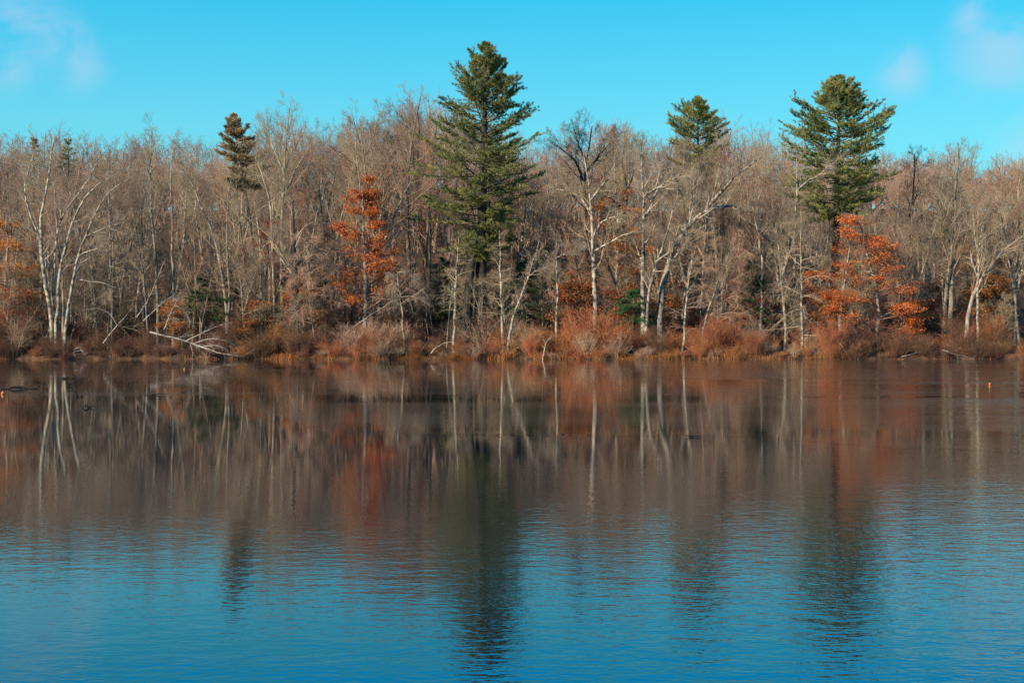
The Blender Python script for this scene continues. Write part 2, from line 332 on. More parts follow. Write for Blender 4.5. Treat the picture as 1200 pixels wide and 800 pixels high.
# ------------------------------------------------------------------ the setting
def build_setting():
    xs = np.concatenate([[-3000, -1200, -500, -250, -150, -100], np.linspace(-75, 75, 201), [100, 150, 250, 500, 1200, 3000]])
    ys = np.concatenate([[-3000, -800, -200, -60, -20, -8, -4, -2.2, -1, .5, 2, 4, 20, 60, 95, 102, 105], np.linspace(106.2, 120, 70), np.linspace(121, 200, 80), [215, 240, 300, 420, 700, 1200, 3000]])
    X, Y = np.meshgrid(xs, ys, indexing='ij'); Z = ground_z(X, Y)
    V = np.stack([X, Y, Z], -1).reshape(-1, 3); ny = len(ys)
    i, j = np.meshgrid(np.arange(len(xs) - 1), np.arange(ny - 1), indexing='ij'); b = (i * ny + j).ravel()
    a = Acc(); a.quads(V, np.stack([b, b + ny, b + ny + 1, b + 1], 1))
    o = link('ground', a.mesh('ground', m_ground(), True)); o['kind'] = 'structure'; o['label'] = 'leaf covered bank and woodland floor'
    xs = np.concatenate([[-900, -600, -400, -250, -150], np.linspace(-90, 90, 46), [150, 250, 400, 600, 900]]); ys = np.concatenate([[-2.8], np.linspace(0, 140, 71)])
    X, Y = np.meshgrid(xs, ys, indexing='ij'); V = np.stack([X, Y, 0 * X], -1).reshape(-1, 3); ny = len(ys)
    i, j = np.meshgrid(np.arange(len(xs) - 1), np.arange(ny - 1), indexing='ij'); b = (i * ny + j).ravel()
    a = Acc(); a.quads(V, np.stack([b, b + ny, b + ny + 1, b + 1], 1))
    o = link('water', a.mesh('water', m_water())); o['kind'] = 'structure'; o['label'] = 'blue rippled open water of the lake'
    # thin ice between the open water and the far bank
    edge = [(-420, 471), (-100, 475), (0, 478), (100, 476), (200, 474), (262, 475), (300, 484), (345, 494), (390, 502), (470, 506), (500, 507), (620, 508), (740, 509), (830, 511), (950, 519), (1080, 526), (1200, 531), (1340, 535), (1700, 540)]
    E = np.array([[(x - 600) / FPX * (CAM_Z * FPX / (y - HOR)), CAM_Z * FPX / (y - HOR)] for x, y in edge])
    E = np.concatenate([[[-200, 38]], E, [[200, 19]]])
    x = np.concatenate([np.linspace(-200, -22, 60), np.linspace(-21.9, 16, 380), np.linspace(16.2, 200, 60)])
    rng = np.random.default_rng(5)
    y = np.interp(x, E[:, 0], E[:, 1])
    for fq, am in ((.27, .35), (.61, .3), (1.3, .28), (2.9, .2), (5.1, .15), (9, .1), (19, .06)): y = y + am * np.sin(x * fq + rng.uniform(0, 6))
    top = .001; n = len(x); k = np.arange(n - 1); a = Acc()
    g = np.concatenate([[0, .004, .012, .03], np.linspace(.06, 1, 48)])
    V = np.stack([np.stack([x, y + (116.0 - y) * q, np.full(n, top)], 1) for q in g])
    F = [np.stack([r * n + k, r * n + k + 1, (r + 1) * n + k + 1, (r + 1) * n + k], 1) for r in range(len(g) - 1)]
    a.quads(V.reshape(-1, 3), np.concatenate(F))
    o = link('ice', a.mesh('ice', m_ice())); o['kind'] = 'structure'; o['label'] = 'thin grey sheet of smooth ice along the far bank'
    return E
ICE = build_setting()

# ------------------------------------------------------------------ bare trees
def leaf_cloud(acc, rng, C, size, n_each, spread, mi=0, flat=.35):
    P = np.repeat(C, n_each, 0); k = len(P)
    P = P + rng.normal(size=(k, 3)) * spread * np.array([1, 1, flat])
    d = nrmz(rng.normal(size=(k, 3)) * np.array([1, 1, .7])); u = nrmz(np.cross(d, nrmz(rng.normal(size=(k, 3)))))
    L = (size * rng.uniform(.6, 1.25, k))[:, None]; w = L * .33
    V = np.stack([P, P + d * L * .5 + u * w, P + d * L, P + d * L * .55 - u * w], 1).reshape(-1, 3)
    acc.quads(V, np.arange(k * 4).reshape(-1, 4), mi)

def bare_arrays(seed, trunks, radii, n1=18, n2=7, n3=6, n4=5, t1=(.34, .98), ang1=(.5, 1.1), l1=.30, up=.07, flat=0.0, droop=0.0, thick=1.0,
                H=None, leaf=None, limbs=(), limb_r=.5, sides=7):
    """trunks: list of (n,3) paths; limbs: extra hand-placed paths. returns (trunk, crown, leaves) accumulators"""
    rng = np.random.default_rng(seed)
    TP = np.stack([resample(t, 14) for t in trunks]); TR = np.stack([r * np.interp(np.linspace(0, 1, 14), [0, .06, .5, 1], [1.25, 1.0, .72, .18]) for r in radii])
    wob = rng.normal(size=TP.shape) * .035; wob[:, 0] = 0; TP = TP + wob
    tr = Acc(); tubes(tr, TP, TR, sides)
    P1s, R1s = [], []
    if len(limbs):
        LP = np.stack([resample(l, 14) for l in limbs]); LP[:, 1:-1] += rng.normal(size=LP[:, 1:-1].shape) * .03
        LR = np.full((len(limbs), 1), radii[0] * limb_r) * np.interp(np.linspace(0, 1, 14), [0, 1], [1, .2])[None]
        tubes(tr, LP, LR, sides)
        TP = np.concatenate([TP, LP]); TR = np.concatenate([TR, LR])
    cr = Acc()
    H = H or float(max(t[:, 2].max() for t in TP))
    P1, R1 = grow(rng, TP[:len(trunks)], TR[:len(trunks)], n1, t1[0], t1[1], ang1, lambda pl, t: l1 * H * (1.05 - .68 * (t - t1[0]) / (t1[1] - t1[0])), 9, .11, up, .42, .25, flat, .012)
    P1s.append(P1); R1s.append(R1)
    if len(limbs):
        Pb, Rb = grow(rng, TP[len(trunks):], TR[len(trunks):], 9, .2, .98, (.4, 1.0), lambda pl, t: .13 * H * (1.1 - .5 * t), 9, .11, up, .5, .25, flat, .012)
        P1s.append(Pb); R1s.append(Rb)
    P1 = np.concatenate(P1s); R1 = np.minimum(np.concatenate(R1s), .075); tubes(cr, P1, R1 * thick, 5)
    P2, R2 = grow(rng, P1, R1, n2, .22, .98, (.4, .95), lambda pl, t: pl * .5 * (1.1 - .6 * t), 6, .13, up * .8 - droop, .5, .3, flat, .008); tubes(cr, P2, np.minimum(R2, .03) * thick, 4)
    P3, R3 = grow(rng, P2, R2, n3, .2, .98, (.4, .9), lambda pl, t: np.maximum(pl * .5 * (1.1 - .5 * t), .25), 5, .14, up * .6 - droop, .55, .35, flat, .0055); tubes(cr, P3, np.minimum(R3, .011) * thick, 3)
    if n4:
        P4, R4 = grow(rng, P3, R3, n4, .15, .98, (.35, .85), lambda pl, t: np.maximum(pl * .6, .22), 3, .12, up * .5 - droop, .7, .4, flat, .0045); tubes(cr, P4, np.minimum(R4, .0065) * thick, 3)
    lv = None
    if leaf:
        lv = Acc()
        zmin, zmax, keep, nl, size, spread = leaf
        C = P3[:, 2:].reshape(-1, 3)
        g = np.sin(C[:, 0] * 2.1 + seed) + np.sin(C[:, 1] * 1.6 + 2 * seed) + np.sin(C[:, 2] * 3.7 + C[:, 0] * .8 + seed)
        ok = (C[:, 2] > zmin) & (C[:, 2] < zmax) & (g + rng.normal(size=len(C)) * .6 > keep)
        C = C[ok]
        leaf_cloud(lv, rng, C, size, nl, spread)
    return tr, cr, lv

def gen_trunk(rng, H, r, forks=1, lean=.04, start=(.35, .6)):
    n = 12; d = np.array([rng.normal() * lean, rng.normal() * lean, 1.0]); p = np.zeros(3); P = [p - np.array([0, 0, .4])]
    for i in range(n):
        d = d + rng.normal(size=3) * .05; d[2] = 1; p = p + d / np.linalg.norm(d) * H / n; P.append(p)
    P = np.array(P); out = [P]; rad = [r]
    for _ in range(forks):
        k = int(len(P) * rng.uniform(*start)); a = rng.uniform(0, 6.28); t = rng.uniform(.3, .6)
        d = np.array([math.cos(a) * t, math.sin(a) * t, 1.0]); p = P[k]; Q = [p]
        for i in range(6):
            d = d * np.array([.86, .86, 1]) + rng.normal(size=3) * .07; p = p + d / np.linalg.norm(d) * H * (1 - k / len(P)) * .93 / 6; Q.append(p)
        out.append(np.array(Q)); rad.append(r * (1 - k / len(P)) * .85)
    return out, rad

# protos at unit height 18 m
KINDS = [
    # name, label, group, bark, twig, n protos
    ('grey', 'leafless grey tree, one of many crowding the wood behind the shore', 'grey leafless trees of the wood', 'bark_grey', 'twig_grey'),
    ('pink', 'leafless tree with pinkish brown twigs, one of many in the wood behind', 'pinkish leafless trees of the wood', 'bark_grey', 'twig_pink'),
    ('pale', 'leafless tree with slim whitish trunk, one of many standing back in the wood', 'whitish trunked trees of the wood', 'bark_pale', 'twig_grey'),
    ('red', 'leafless tree with reddish twigs, one of many filling the wood behind', 'reddish twigged trees of the wood', 'bark_brown', 'twig_red'),
    ('dark', 'dark brown leafless tree, one of several dark ones within the wood', 'dark leafless trees of the wood', 'bark_dark', 'twig_dark'),
]
PROTO = {}
def make_protos():
    for ki, (nm, *_x, bark, twig) in enumerate(KINDS):
        lst = []
        for v in range(3):
            rng = np.random.default_rng(100 * ki + v)
            slim = (v == 1)
            tr, rd = gen_trunk(rng, 18, .15 if slim else .21, 0 if slim else 1 + v // 2)
            a, b, _ = bare_arrays(100 * ki + v, tr, rd, n1=20 if slim else 15, n2=7, n3=5, n4=4, l1=.22 if slim else .29, ang1=(.4, .9) if v != 2 else (.6, 1.2), up=.08 if v != 2 else .03, t1=(.42 if slim else .36, .98))
            lst.append((a.mesh('trunk_' + nm, M[bark], True), b.mesh('crown_' + nm, M[twig], True)))
        PROTO[nm] = lst
make_protos()

SKYX = [-200, 0, 60, 120, 200, 250, 275, 335, 385, 420, 470, 500, 540, 620, 650, 690, 740, 790, 840, 870, 920, 1000, 1070, 1130, 1200, 1400]
SKYY = [165, 158, 152, 160, 157, 172, 165, 130, 160, 138, 122, 112, 135, 165, 155, 145, 148, 158, 140, 137, 160, 172, 170, 168, 182, 195]
def skyline(x): return np.interp(x, SKYX, SKYY)

def scatter_wood():
    rng = np.random.default_rng(77); placed = []; count = 0
    rows = [(113, 118, 34), (118, 124, 44), (124, 132, 52), (132, 144, 62), (144, 160, 68)]
    for (d0, d1, cnt) in rows:
        for k in range(cnt):
            for attempt in range(12):
                D = rng.uniform(d0, d1); xp = -40 + 1280 * (k + rng.uniform(-.2, 1.2)) / cnt
                X = (xp - 600) / FPX * D
                if all((X - a) ** 2 + (D - b) ** 2 > 1.5 for a, b in placed): break
            placed.append((X, D))
            z = float(ground_z(X, D)) - .1
            back = (D - 113) / 47
            drop = rng.uniform(0, 34) + (1 - back) * rng.uniform(5, 140)
            yt = skyline(xp) + drop
            for (xa, xb, dd, ylim) in ((498, 645, 121, 300), (915, 1052, 127, 238), (252, 322, 122, 160), (392, 462, 116, 330), (955, 1085, 113.5, 330), (-30, 48, 117, 330), (690, 765, 120, 215), (780, 850, 130, 152)):
                if xa < xp < xb and D < dd: yt = max(yt, ylim + rng.uniform(0, 25))
            top = CAM_Z + (HOR - yt) / FPX * D
            h = top - z
            if h < 3.0: continue
            w = [.27, .21, .36, .10, .06] if back < .45 else [.25, .40, .08, .22, .05]
            ki = rng.choice(5, p=w); nm, lab, grp, _b, _t = KINDS[ki]
            v = rng.integers(3)
            s = h / 18.3
            o = thing('bare_tree', lab, 'tree', (X, D, z), grp, rng.uniform(0, 6.28), (s * rng.uniform(.85, 1.15),) * 2 + (s,))
            tm, cmesh = PROTO[nm][v]
            link('trunk', tm, o); link('crown', cmesh, o); count += 1
    return count
scatter_wood()

def saplings():
    pr = {}
    for ki, (bk, tw) in enumerate((('bark_pale', 'twig_grey'), ('bark_grey', 'twig_pink'))):
        for v in range(3):
            rng = np.random.default_rng(1200 + ki * 10 + v)
            tr, rd = gen_trunk(rng, 7, .045, 1, lean=(.05, .22, .1)[v], start=(.15, .4))
            a, b, _ = bare_arrays(1200 + ki * 10 + v, tr, rd, n1=20, n2=7, n3=5, n4=2, l1=.36, t1=(.2, .98), ang1=((.8, 1.4), (.6, 1.2), (1.0, 1.5))[v], up=(.0, .03, -.04)[v], droop=(.0, .0, .05)[v], H=7, sides=5)
            pr[ki, v] = (a.mesh('trunk_sapling', M[bk], True), b.mesh('crown_sapling', M[tw], True))
    rng = np.random.default_rng(61)
    for k in range(84):
        D = rng.uniform(112.5, 128); xp = -30 + 1260 * (k + rng.uniform(-.5, 1.5)) / 84; X = (xp - 600) / FPX * D
        z = float(ground_z(X, D)) - .05; ki = int(rng.integers(2)); s = rng.uniform(.55, 1.25)
        if 530 < xp < 590 and D < 118: s *= .5
        o = thing('sapling', ('whitish slender leafless sapling among the lower trees behind the shrubs', 'pinkish twiggy leafless sapling among the lower trees behind the shrubs')[ki], 'sapling', (X, D, z), ('whitish saplings behind the shrubs', 'pinkish saplings behind the shrubs')[ki], rng.uniform(0, 6.28), (s, s, s * rng.uniform(.9, 1.25)))
        tm, cm_ = pr[ki, int(rng.integers(3))]
        link('trunk', tm, o); link('crown', cm_, o)
saplings()

def far_wood():
    protos = []
    for v in range(4):
        rng = np.random.default_rng(900 + v)
        tr, rd = gen_trunk(rng, 18, .2, 1)
        a, b, _ = bare_arrays(900 + v, tr, rd, n1=10, n2=5, n3=5, n4=0, l1=.3, thick=2.0, sides=5)
        protos.append((a, b))
    bush = []
    for v in range(2):
        rng = np.random.default_rng(950 + v); tr, rd = gen_trunk(rng, 18, .25, 1, start=(.1, .3))
        a, b, _ = bare_arrays(950 + v, tr, rd, n1=12, n2=5, n3=5, n4=0, l1=.34, thick=4.0, t1=(.08, .98), sides=4); bush.append((a, b))
    rng = np.random.default_rng(42); A = Acc()
    cnt = 340
    for k in range(cnt):
        D = rng.uniform(160, 250); xp = -60 + 1320 * (k + rng.uniform(-.5, 1.5)) / cnt; X = (xp - 600) / FPX * D
        z = float(ground_z(X, D)) - .2; top = CAM_Z + (HOR - (skyline(xp) + rng.uniform(-4, 30))) / FPX * D
        s = (top - z) / 18.3; a = rng.uniform(0, 6.28); c, n = math.cos(a), math.sin(a)
        Mx = np.array([[c, -n, 0], [n, c, 0], [0, 0, 1.0]]) * s
        ta, tb = protos[rng.integers(4)]
        A.merge(ta, Mx, np.array([X, D, z])); 
        n0 = len(tb.q); A.merge(tb, Mx, np.array([X, D, z]))
    for k in range(300):
        D = rng.uniform(185, 246); xp = -60 + 1320 * (k + rng.uniform(-.5, 1.5)) / 300; X = (xp - 600) / FPX * D
        a = rng.uniform(0, 6.28); c, n = math.cos(a), math.sin(a); sc_ = rng.uniform(.26, .46)
        Mx = np.array([[c * 1.5, -n * 1.5, 0], [n * 1.5, c * 1.5, 0], [0, 0, 1.0]]) * sc_
        ta, tb = bush[rng.integers(2)]; p = np.array([X, D, float(ground_z(X, D)) - .3]); A.merge(ta, Mx, p); A.merge(tb, Mx, p)
    o = link('far_wood', A.mesh('far_wood', M['twig_pink'], True))
    tag(o, 'distant mass of bare pinkish treetops along the skyline', 'wood', kind='stuff')
far_wood()

# ------------------------------------------------------------------ trees one can single out
def gz(x, y, D):
    X = (x - 600) / FPX * D
    return float(ground_z(X, D))
def path(pts, D, depth=0.0, rng=None, ground=False):
    P = np.array([px(x, y, D) for x, y in pts])
    if rng is not None and len(P) > 1:
        w = np.cumsum(rng.normal(size=len(P)) * depth); P[:, 1] += w - w[0]
    if ground: P = np.concatenate([[[P[0, 0], P[0, 1], gz(pts[0][0], 0, D) - .35]], P]) if P[0, 2] > gz(pts[0][0], 0, D) else P
    return P

def custom_tree(name, label, cat, D, trunks, rpx, limbs=(), bark='bark_pale', twig='twig_pale', seed=0, depth=.25, limb_depth=.8, leafmat=None, group=None, **kw):
    rng = np.random.default_rng(seed + 5000)
    tp = [path(t, D, depth, rng, ground=(i == 0 or t[0][1] > 345)) for i, t in enumerate(trunks)]
    base = tp[0][0].copy(); base[2] = gz(trunks[0][0][0], 0, D)
    lp = [path(l, D, limb_depth, rng) for l in limbs]
    # start every limb and side trunk on the nearest trunk point
    for l in lp:
        q = resample(tp[0], 60); k = np.argmin(((q[:, [0, 2]] - l[0, [0, 2]]) ** 2).sum(1)); l[:, 1] += q[k, 1] - l[0, 1]; l[0] = q[k]
    rpx = rpx if isinstance(rpx, (list, tuple)) else [rpx * (1 if i == 0 else .8) for i in range(len(trunks))]
    rad = [r / FPX * D / 2 * (.72 if r < 9.5 else .9) for r in rpx]
    tp = [t - base for t in tp]; lp = [l - base for l in lp]
    tr, cr, lv = bare_arrays(seed, tp, rad, limbs=lp, **kw)
    o = thing(name, label, cat, base, group)
    link('trunk', tr.mesh('trunk', M[bark], True), o); link('crown', cr.mesh('crown', M[twig], True), o)
    if lv is not None and lv.v: link('foliage', lv.mesh('foliage', M[leafmat or 'leaf_orange']), o)
    return o

birch = dict(bark='bark_pale', twig='twig_pale')
custom_tree('birch_tree', 'white birch bending left with a sharp elbowed limb, far left clump', 'birch', 113.5,
            [[(62, 376), (55, 340), (50, 310), (47, 285), (51, 240), (59, 204), (63, 180), (66, 160)]], 8, [[(47, 287), (42, 272), (31, 256), (27, 222), (25, 200), (33, 172)]], seed=1, n1=13, n2=6, n3=4, n4=3, l1=.16, **birch)
custom_tree('birch_tree', 'pale birch with steep trunk forking low, middle of the far left clump', 'birch', 114.0,
            [[(62, 392), (63, 345), (65, 300), (67, 258), (82, 238), (97, 222), (112, 198), (118, 175)]], 6, seed=2, n1=12, n2=6, n3=4, n4=3, l1=.16, **birch)
custom_tree('birch_tree', 'slender birch arching far over to the right, far left clump', 'birch', 113.0,
            [[(66, 372), (69, 320), (74, 290), (82, 268), (91, 244), (104, 220), (121, 207), (144, 200)]], 6, seed=3, n1=14, n2=6, n3=4, n4=3, l1=.15, **birch)
custom_tree('birch_tree', 'birch leaning right from the waterside shrubs with dark lower trunk', 'birch', 112.3,
            [[(75, 398), (84, 345), (89, 315), (96, 293), (105, 268), (115, 245), (126, 225), (141, 213), (160, 208)]], 6, [[(101, 280), (125, 268), (152, 262)], [(93, 300), (112, 292), (136, 296)]], seed=4, n1=14, n2=6, n3=4, n4=3, l1=.14, **birch)
custom_tree('bare_tree', 'slim straight pale tree just right of the leaning birch clump', 'tree', 116,
            [[(131, 372), (130, 300), (128, 250), (130, 200), (131, 178)]], 5, seed=5, n1=14, n2=6, n3=5, n4=3, l1=.15, bark='bark_grey', twig='twig_grey')
custom_tree('bare_tree', 'tall tree with rounded fan of fine twigs against the sky, left third', 'tree', 118,
            [[(185, 358), (182, 288), (177, 245), (173, 215), (176, 175), (177, 150)]], 6, seed=6, n1=18, n2=7, n3=5, n4=4, l1=.22, t1=(.55, .98), ang1=(.3, .7), bark='bark_grey', twig='twig_grey')
custom_tree('bare_tree', 'grey tree with dark lower trunk behind the snapped white branches', 'tree', 117,
            [[(204, 350), (202, 275), (204, 230), (202, 196), (206, 165)]], 6, seed=7, n1=16, n2=7, n3=5, n4=4, l1=.22, t1=(.45, .98), bark='bark_grey', twig='twig_grey')
custom_tree('bare_tree', 'twin stemmed pale tree spreading left, behind the fallen white trunk', 'tree', 113.6,
            [[(267, 378), (258, 310), (252, 278), (237, 247), (226, 222), (212, 190)], [(268, 374), (267, 320), (266, 278), (265, 245), (272, 205)]], [6, 5], seed=8, n1=14, n2=7, n3=5, n4=4, l1=.2, bark='bark_pale', twig='twig_grey')
custom_tree('bare_tree', 'short straight whitish tree beside the brown topped pine trunk', 'tree', 114,
            [[(306, 380), (305, 330), (304, 280), (300, 262), (296, 235)]], 5, [[(305, 292), (314, 283), (322, 268)]], seed=9, n1=12, n2=6, n3=5, n4=3, l1=.2, bark='bark_pale', twig='twig_grey')
custom_tree('bare_tree', 'tall open crowned tree with fine branches high in the sky, left of centre', 'tree', 119,
            [[(331, 372), (330, 300), (330, 240), (333, 180), (336, 145), (339, 118)], [(322, 370), (320, 290), (317, 240), (312, 212), (303, 196), (296, 180)]], [7, 6], [[(331, 235), (345, 200), (362, 172), (372, 150)], [(318, 240), (328, 212), (341, 203)], [(332, 200), (318, 165), (312, 140)]],
            seed=10, n1=15, n2=7, n3=5, n4=4, l1=.2, t1=(.5, .98), bark='bark_grey', twig='twig_grey')
custom_tree('bare_tree', 'thick blackish trunk with a pale arching branch, left of the orange oak', 'tree', 112.8,
            [[(347, 388), (346, 330), (345, 300), (343, 265), (342, 235)]], 12, [[(347, 312), (356, 303), (366, 304), (374, 315)]], seed=11, n1=11, n2=6, n3=5, n4=3, l1=.26, t1=(.5, .98), bark='bark_dark', twig='twig_grey')
custom_tree('bare_tree', 'tall tree rising bare above the orange oak with dark upper branches', 'tree', 122,
            [[(432, 372), (430, 300), (429, 225), (429, 195), (424, 170), (414, 140)]], 7, [[(429, 205), (412, 190), (398, 178)], [(428, 185), (440, 160), (446, 135)], [(429, 200), (450, 185), (462, 160)]], seed=12, n1=18, n2=7, n3=6, n4=4, l1=.24, t1=(.6, .98), bark='bark_brown', twig='twig_grey')
custom_tree('bare_tree', 'thin whitish leaning sapling with drooping spray of grey twigs', 'tree', 111.5,
            [[(474, 414), (472, 370), (469, 345), (465, 318)]], 4, [[(465, 320), (478, 318), (490, 335), (496, 352)]], seed=13, n1=22, n2=6, n3=5, n4=3, l1=.42, t1=(.55, .98), ang1=(.7, 1.3), up=-.10, droop=.05, bark='bark_pale', twig='twig_pale')
custom_tree('bare_tree', 'broad crowned bare tree with pinkish twigs, left of the tall pine', 'tree', 121,
            [[(480, 372), (479, 300), (477, 230), (480, 180), (486, 140), (492, 112)], [(498, 372), (500, 300), (503, 230), (508, 180), (512, 140)]], [8, 6], [[(479, 190), (497, 184), (512, 191)], [(478, 215), (460, 170), (448, 140)]], seed=14, n1=18, n2=8, n3=6, n4=4, l1=.22, t1=(.42, .98), bark='bark_brown', twig='twig_pink')
custom_tree('bare_tree', 'slim straight pale tree with short side twigs, left of the pine trunks', 'tree', 112.4,
            [[(532, 394), (533, 350), (535, 315), (537, 272)]], 5, seed=15, n1=26, n2=6, n3=4, n4=2, l1=.22, t1=(.3, .98), ang1=(1.0, 1.5), up=-.02, bark='bark_pale', twig='twig_grey')
custom_tree('bare_tree', 'slim upright pale tree with short side twigs, right of the pine trunks', 'tree', 112.4,
            [[(589, 392), (588, 350), (586, 310), (585, 270)]], 5, seed=16, n1=26, n2=6, n3=4, n4=2, l1=.22, t1=(.3, .98), ang1=(1.0, 1.5), up=-.02, bark='bark_pale', twig='twig_grey')
custom_tree('bare_tree', 'thin pale tree leaning right out of the rusty shrubs, right of the pine', 'tree', 112.0,
            [[(596, 396), (603, 368), (611, 345), (619, 322), (628, 300), (632, 280)]], 5, [[(618, 326), (628, 317), (640, 314)]], seed=17, n1=12, n2=6, n3=4, n4=3, l1=.2, **birch)
custom_tree('bare_tree', 'thin white upright stem with level side branch, right of centre', 'tree', 113,
            [[(652, 392), (653, 350), (652, 315), (652, 300), (653, 270)]], 4, [[(652, 302), (666, 296), (684, 294)]], seed=171, n1=10, n2=6, n3=4, n4=3, l1=.2, **birch)
custom_tree('bare_tree', 'wide whitish tree with long level limb reaching right, right of centre', 'tree', 114,
            [[(697, 384), (696, 330), (694, 270), (692, 234), (689, 205), (684, 180)]], 9,
            [[(698, 296), (708, 288), (722, 280), (740, 274), (754, 277)], [(696, 278), (700, 268), (707, 257), (722, 254), (734, 262)], [(694, 248), (680, 230), (664, 222), (644, 217)], [(692, 235), (704, 220), (716, 205), (722, 190)]], limb_r=.5,
            seed=18, n1=15, n2=7, n3=5, n4=4, l1=.22, t1=(.4, .98), bark='bark_pale', twig='twig_grey')
custom_tree('bare_tree', 'dark crowned tree with black spreading branches against the sky', 'tree', 126,
            [[(688, 375), (689, 300), (686, 235), (684, 200), (690, 170), (694, 148)]], 8, [[(686, 215), (672, 185), (656, 170), (645, 165)], [(685, 205), (700, 185), (722, 160)], [(687, 190), (676, 165), (672, 150)]], seed=181, n1=15, n2=8, n3=6, n4=4, l1=.24, t1=(.58, .98), ang1=(.6, 1.1), bark='bark_dark', twig='twig_dark')
custom_tree('bare_tree', 'stout leaning dark limbed tree behind the two white forked trees', 'tree', 122,
            [[(728, 372), (726, 300), (732, 260), (734, 225), (742, 200), (752, 180)]], 8, [[(731, 250), (718, 235), (700, 228)], [(735, 222), (728, 190), (735, 165)]], seed=182, n1=15, n2=7, n3=6, n4=4, l1=.24, t1=(.55, .98), bark='bark_dark', twig='twig_grey')
custom_tree('bare_tree', 'tall white tree forking into two pale arms high up, right of centre', 'tree', 113,
            [[(754, 394), (753, 334), (754, 275), (756, 235), (752, 206), (753, 178)]], 9,
            [[(757, 262), (768, 230), (778, 206), (780, 191), (794, 193)], [(770, 226), (784, 212), (800, 205)]], limb_r=.6, seed=19, n1=13, n2=6, n3=5, n4=4, l1=.18, t1=(.45, .98), **birch)
custom_tree('bare_tree', 'sinuous pale tree curving right beside the forked white tree', 'tree', 112.6,
            [[(757, 388), (759, 350), (768, 306), (776, 286), (785, 268), (792, 240), (798, 215)]], 6, [[(769, 306), (782, 298), (792, 285)]], seed=20, n1=12, n2=6, n3=5, n4=3, l1=.18, **birch)
custom_tree('bare_tree', 'big white tree leaning hard right in a long arch', 'tree', 113.4,
            [[(772, 384), (775, 338), (783, 308), (791, 288), (803, 265), (822, 246), (843, 236), (872, 241), (890, 252)]], 10,
            [[(830, 242), (846, 222), (858, 208), (884, 191)], [(800, 270), (812, 250), (816, 225), (822, 200)]], limb_r=.5, seed=21, n1=15, n2=7, n3=5, n4=4, l1=.2, t1=(.4, .98), up=.1, **birch)
custom_tree('bare_tree', 'straight greyish white tree behind the long arching one', 'tree', 117,
            [[(822, 372), (824, 322), (826, 264), (832, 240), (842, 200), (846, 165)]], 7, [[(826, 262), (818, 235), (806, 205)]], seed=22, n1=17, n2=7, n3=6, n4=4, l1=.22, t1=(.42, .98), bark='bark_pale', twig='twig_grey')
custom_tree('bare_tree', 'thin white sapling upright in the rusty waterside shrubs, right of centre', 'tree', 111.6,
            [[(801, 410), (803, 370), (805, 350), (809, 318), (812, 295)]], 4.5, seed=23, n1=18, n2=6, n3=4, n4=2, l1=.2, ang1=(.8, 1.3), up=0, **birch)
custom_tree('bare_tree', 'thin white stem slanting right above the rusty shrubs', 'tree', 112,
            [[(823, 392), (830, 362), (838, 342), (849, 308), (855, 292)]], 4.5, seed=24, n1=10, n2=5, n3=4, n4=2, l1=.16, **birch)
custom_tree('bare_tree', 'blackish straight trunk between the arching tree and the dark evergreen', 'tree', 120,
            [[(848, 378), (848, 302), (847, 258), (846, 225), (850, 195)]], 8, seed=25, n1=14, n2=6, n3=5, n4=3, l1=.22, t1=(.5, .98), bark='bark_dark', twig='twig_dark')
custom_tree('bare_tree', 'slim pale tree with a broken snapped limb angled down right', 'tree', 113.2,
            [[(891, 382), (894, 330), (894, 292), (886, 262), (880, 235)]], 5, [[(888, 268), (900, 277), (920, 289)]], limb_r=1.0, seed=26, n1=12, n2=6, n3=5, n4=3, l1=.22, bark='bark_pale', twig='twig_grey')
custom_tree('bare_tree', 'tall dead needle straight tree with drooping whiskery branches over the water', 'tree', 111.4,
            [[(941, 404), (941, 350), (941, 300), (941, 244)]], 4.5, seed=27, n1=46, n2=6, n3=4, n4=2, l1=.34, t1=(.12, .98), ang1=(1.1, 1.6), up=-.07, droop=.04, flat=0, bark='bark_pale', twig='twig_grey')
custom_tree('bare_tree', 'white forked tree standing before the right hand pine', 'tree', 119,
            [[(931, 372), (932, 300), (932, 246), (934, 205), (932, 178)]], 6, [[(934, 224), (945, 212), (957, 208), (974, 189)]], limb_r=.6, seed=28, n1=13, n2=6, n3=5, n4=3, l1=.17, t1=(.5, .98), **birch)
custom_tree('bare_tree', 'pale trunk leaning slightly right, at the left of the red oak', 'tree', 112.6,
            [[(984, 396), (987, 355), (990, 330), (995, 300), (1002, 270)]], 7, seed=29, n1=12, n2=6, n3=5, n4=3, l1=.2, t1=(.4, .98), bark='bark_pale', twig='twig_grey')
custom_tree('bare_tree', 'large spreading grey tree with twin mossy trunks, far right', 'tree', 115,
            [[(1114, 386), (1114, 346), (1119, 306), (1121, 280), (1121, 252), (1119, 225), (1124, 190), (1122, 168)], [(1106, 382), (1108, 345), (1112, 312), (1119, 285), (1104, 258), (1086, 240)]], [9, 7],
            [[(1120, 290), (1108, 275), (1090, 278), (1068, 283)], [(1121, 275), (1138, 260), (1150, 240)], [(1121, 258), (1106, 235), (1100, 205)]], limb_r=.5, seed=30, n1=18, n2=7, n3=6, n4=4, l1=.24, t1=(.38, .98), bark='bark_grey', twig='twig_grey')
custom_tree('bare_tree', 'crooked tree slanting right with a bright upper limb, far right', 'tree', 114,
            [[(1132, 392), (1136, 362), (1142, 338), (1153, 318), (1166, 303), (1181, 284), (1196, 279), (1214, 268)]], 8, [[(1160, 310), (1166, 280), (1176, 250)], [(1146, 330), (1138, 300), (1142, 270)]], seed=31, n1=14, n2=7, n3=5, n4=4, l1=.22, bark='bark_grey', twig='twig_grey')
